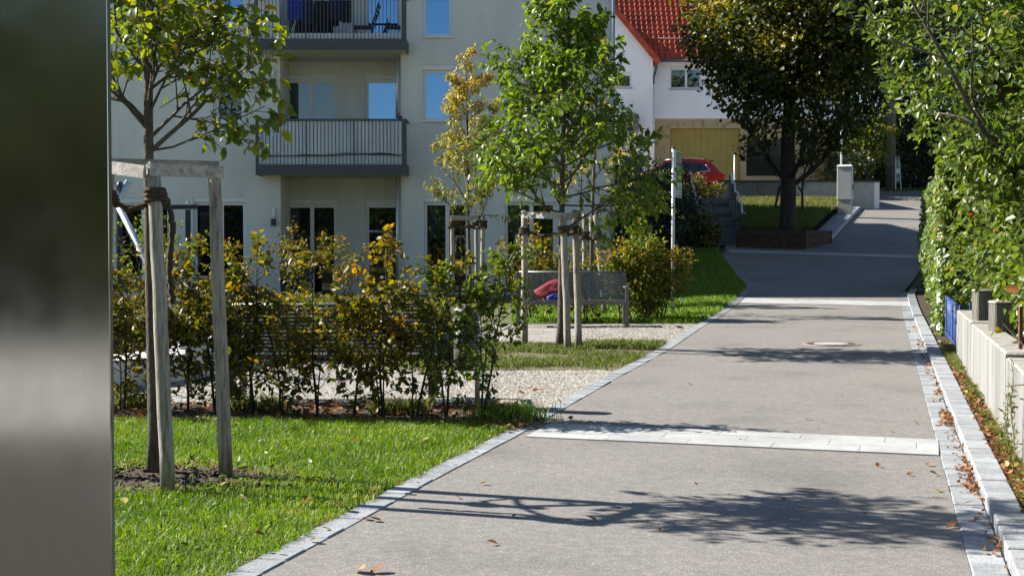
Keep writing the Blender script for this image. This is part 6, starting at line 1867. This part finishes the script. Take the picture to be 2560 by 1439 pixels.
for (u, v, rn, s_) in [(1325, 975, .5, .08), (1340, 980, .6, .08), (1303, 988, .3, .08), (1358, 978, .4, .07), (1400, 1012, .2, .06), (1290, 965, .3, .06), (1440, 940, .2, .05)]:
    fallen(u, v, rn, s_, "fallen leaves on the gravel", "brown fallen leaf lying on the pale gravel", .012)
fallen(785, 1358, .97, .06, "fallen leaves on the edging", "pale yellow fallen leaf lying on the edging stones", .012)
fallen(815, 1328, .4, .05, "fallen leaves on the edging", "brown fallen leaf lying on the edging stones", .012)

def litter(name, n, yf, xf, size, lab, zoff, tall=.03, rmul=1.0, mat=None):
    y = yf(n); x = xf(y); pos = np.stack([x, y, gz(x, y) + zoff + np.abs(rg.normal(0, tall, len(x)))], 1); n = len(x)
    D = rg.normal(0, 1, (n, 3)); D[:, 2] *= .35; N = rg.normal(0, .5, (n, 3)); N[:, 2] += .8
    o = link(name, leaf_mesh(name, pos, D, N, size * rg.uniform(.5, 1.3, n), .75, np.clip(rg.beta(1.5, 2.2, n) * 1.05 * rmul, 0, 1), T_FULL, None, rg.normal(.3, .25, n)), mat or L_fall)
    return tag(o, lab, "leaf litter", kind="stuff")
def clumpy(n):
    c = np.array([G(2370, v)[1] for v in (1035, 1045, 1052, 1060, 1062, 1170, 1176, 1182, 1205, 1230, 990)])
    return np.concatenate([c[rg.randint(0, len(c), n // 2)] + rg.normal(0, .09, n // 2), 5.8 + 20 * rg.beta(1.2, 2.0, n - n // 2)])
litter("gutter_leaf_litter", 430, clumpy, lambda y: RR(y) + GUT - np.abs(rg.normal(0, .05, len(y))), .042, "brown dry leaves gathered in the gutter against the raised kerb", .01, .018)
litter("wall_leaf_litter", 2800, lambda n: 5.2 + 13 * rg.beta(.9, 1.5, n), lambda y: (lambda a: a + (WX(y) - a) * rg.beta(1.6, 1.6, len(y)))(RR(y) + KW + .01), .048, "brown dry leaves piled between the kerb and the wall", .05, .02)
litter("hedge_leaf_litter", 1100, lambda n: rg.uniform(10.75, 12.0, n), lambda y: rg.uniform(-4.4, .05, len(y)), .06, "brown leaves and mulch under the hornbeam hedge", .01, .01)
litter("mulch_chips", 1500, lambda n: TREE1[1] - .12 + rg.normal(0, .26, n), lambda y: TREE1[0] + rg.normal(0, .42, len(y)), .035, "dark bark chips round the foot of the near tree", .005, .012, 1.0, leafm("bark_chip", [(0, (.03, .018, .012)), (.6, (.085, .05, .032)), (1, (.19, .12, .08))], 0.0, .9))
litter("corner_leaf_litter", 260, lambda n: G(1330, 1060)[1] + rg.normal(0, .22, n), lambda y: RL(y) - .25 + rg.normal(0, .16, len(y)), .05, "dark leaf crumbs at the hedge end beside the white band", .012, .008)
# grass tufts under the hedge end
x = -.02 + rg.normal(0, .16, 700); y = 10.9 + rg.normal(0, .12, 700)
tag(blades("hedge_end_tuft", L_grass, None, x, y, gz(x, y), .16, .007, rg, .6), "taller grass tuft at the foot of the hedge end", "grass")
x = rg.uniform(-4.4, 0, 3000); y = hedge_y(x) + .28 + rg.normal(0, .06, 3000); kp = np.sin(x * 5) > .3
tag(blades("hedge_foot_weeds", L_grassd, None, x[kp], y[kp], gz(x[kp], y[kp]), .15, .012, rg, .7), "green weeds growing under the hornbeam hedge", "weeds")
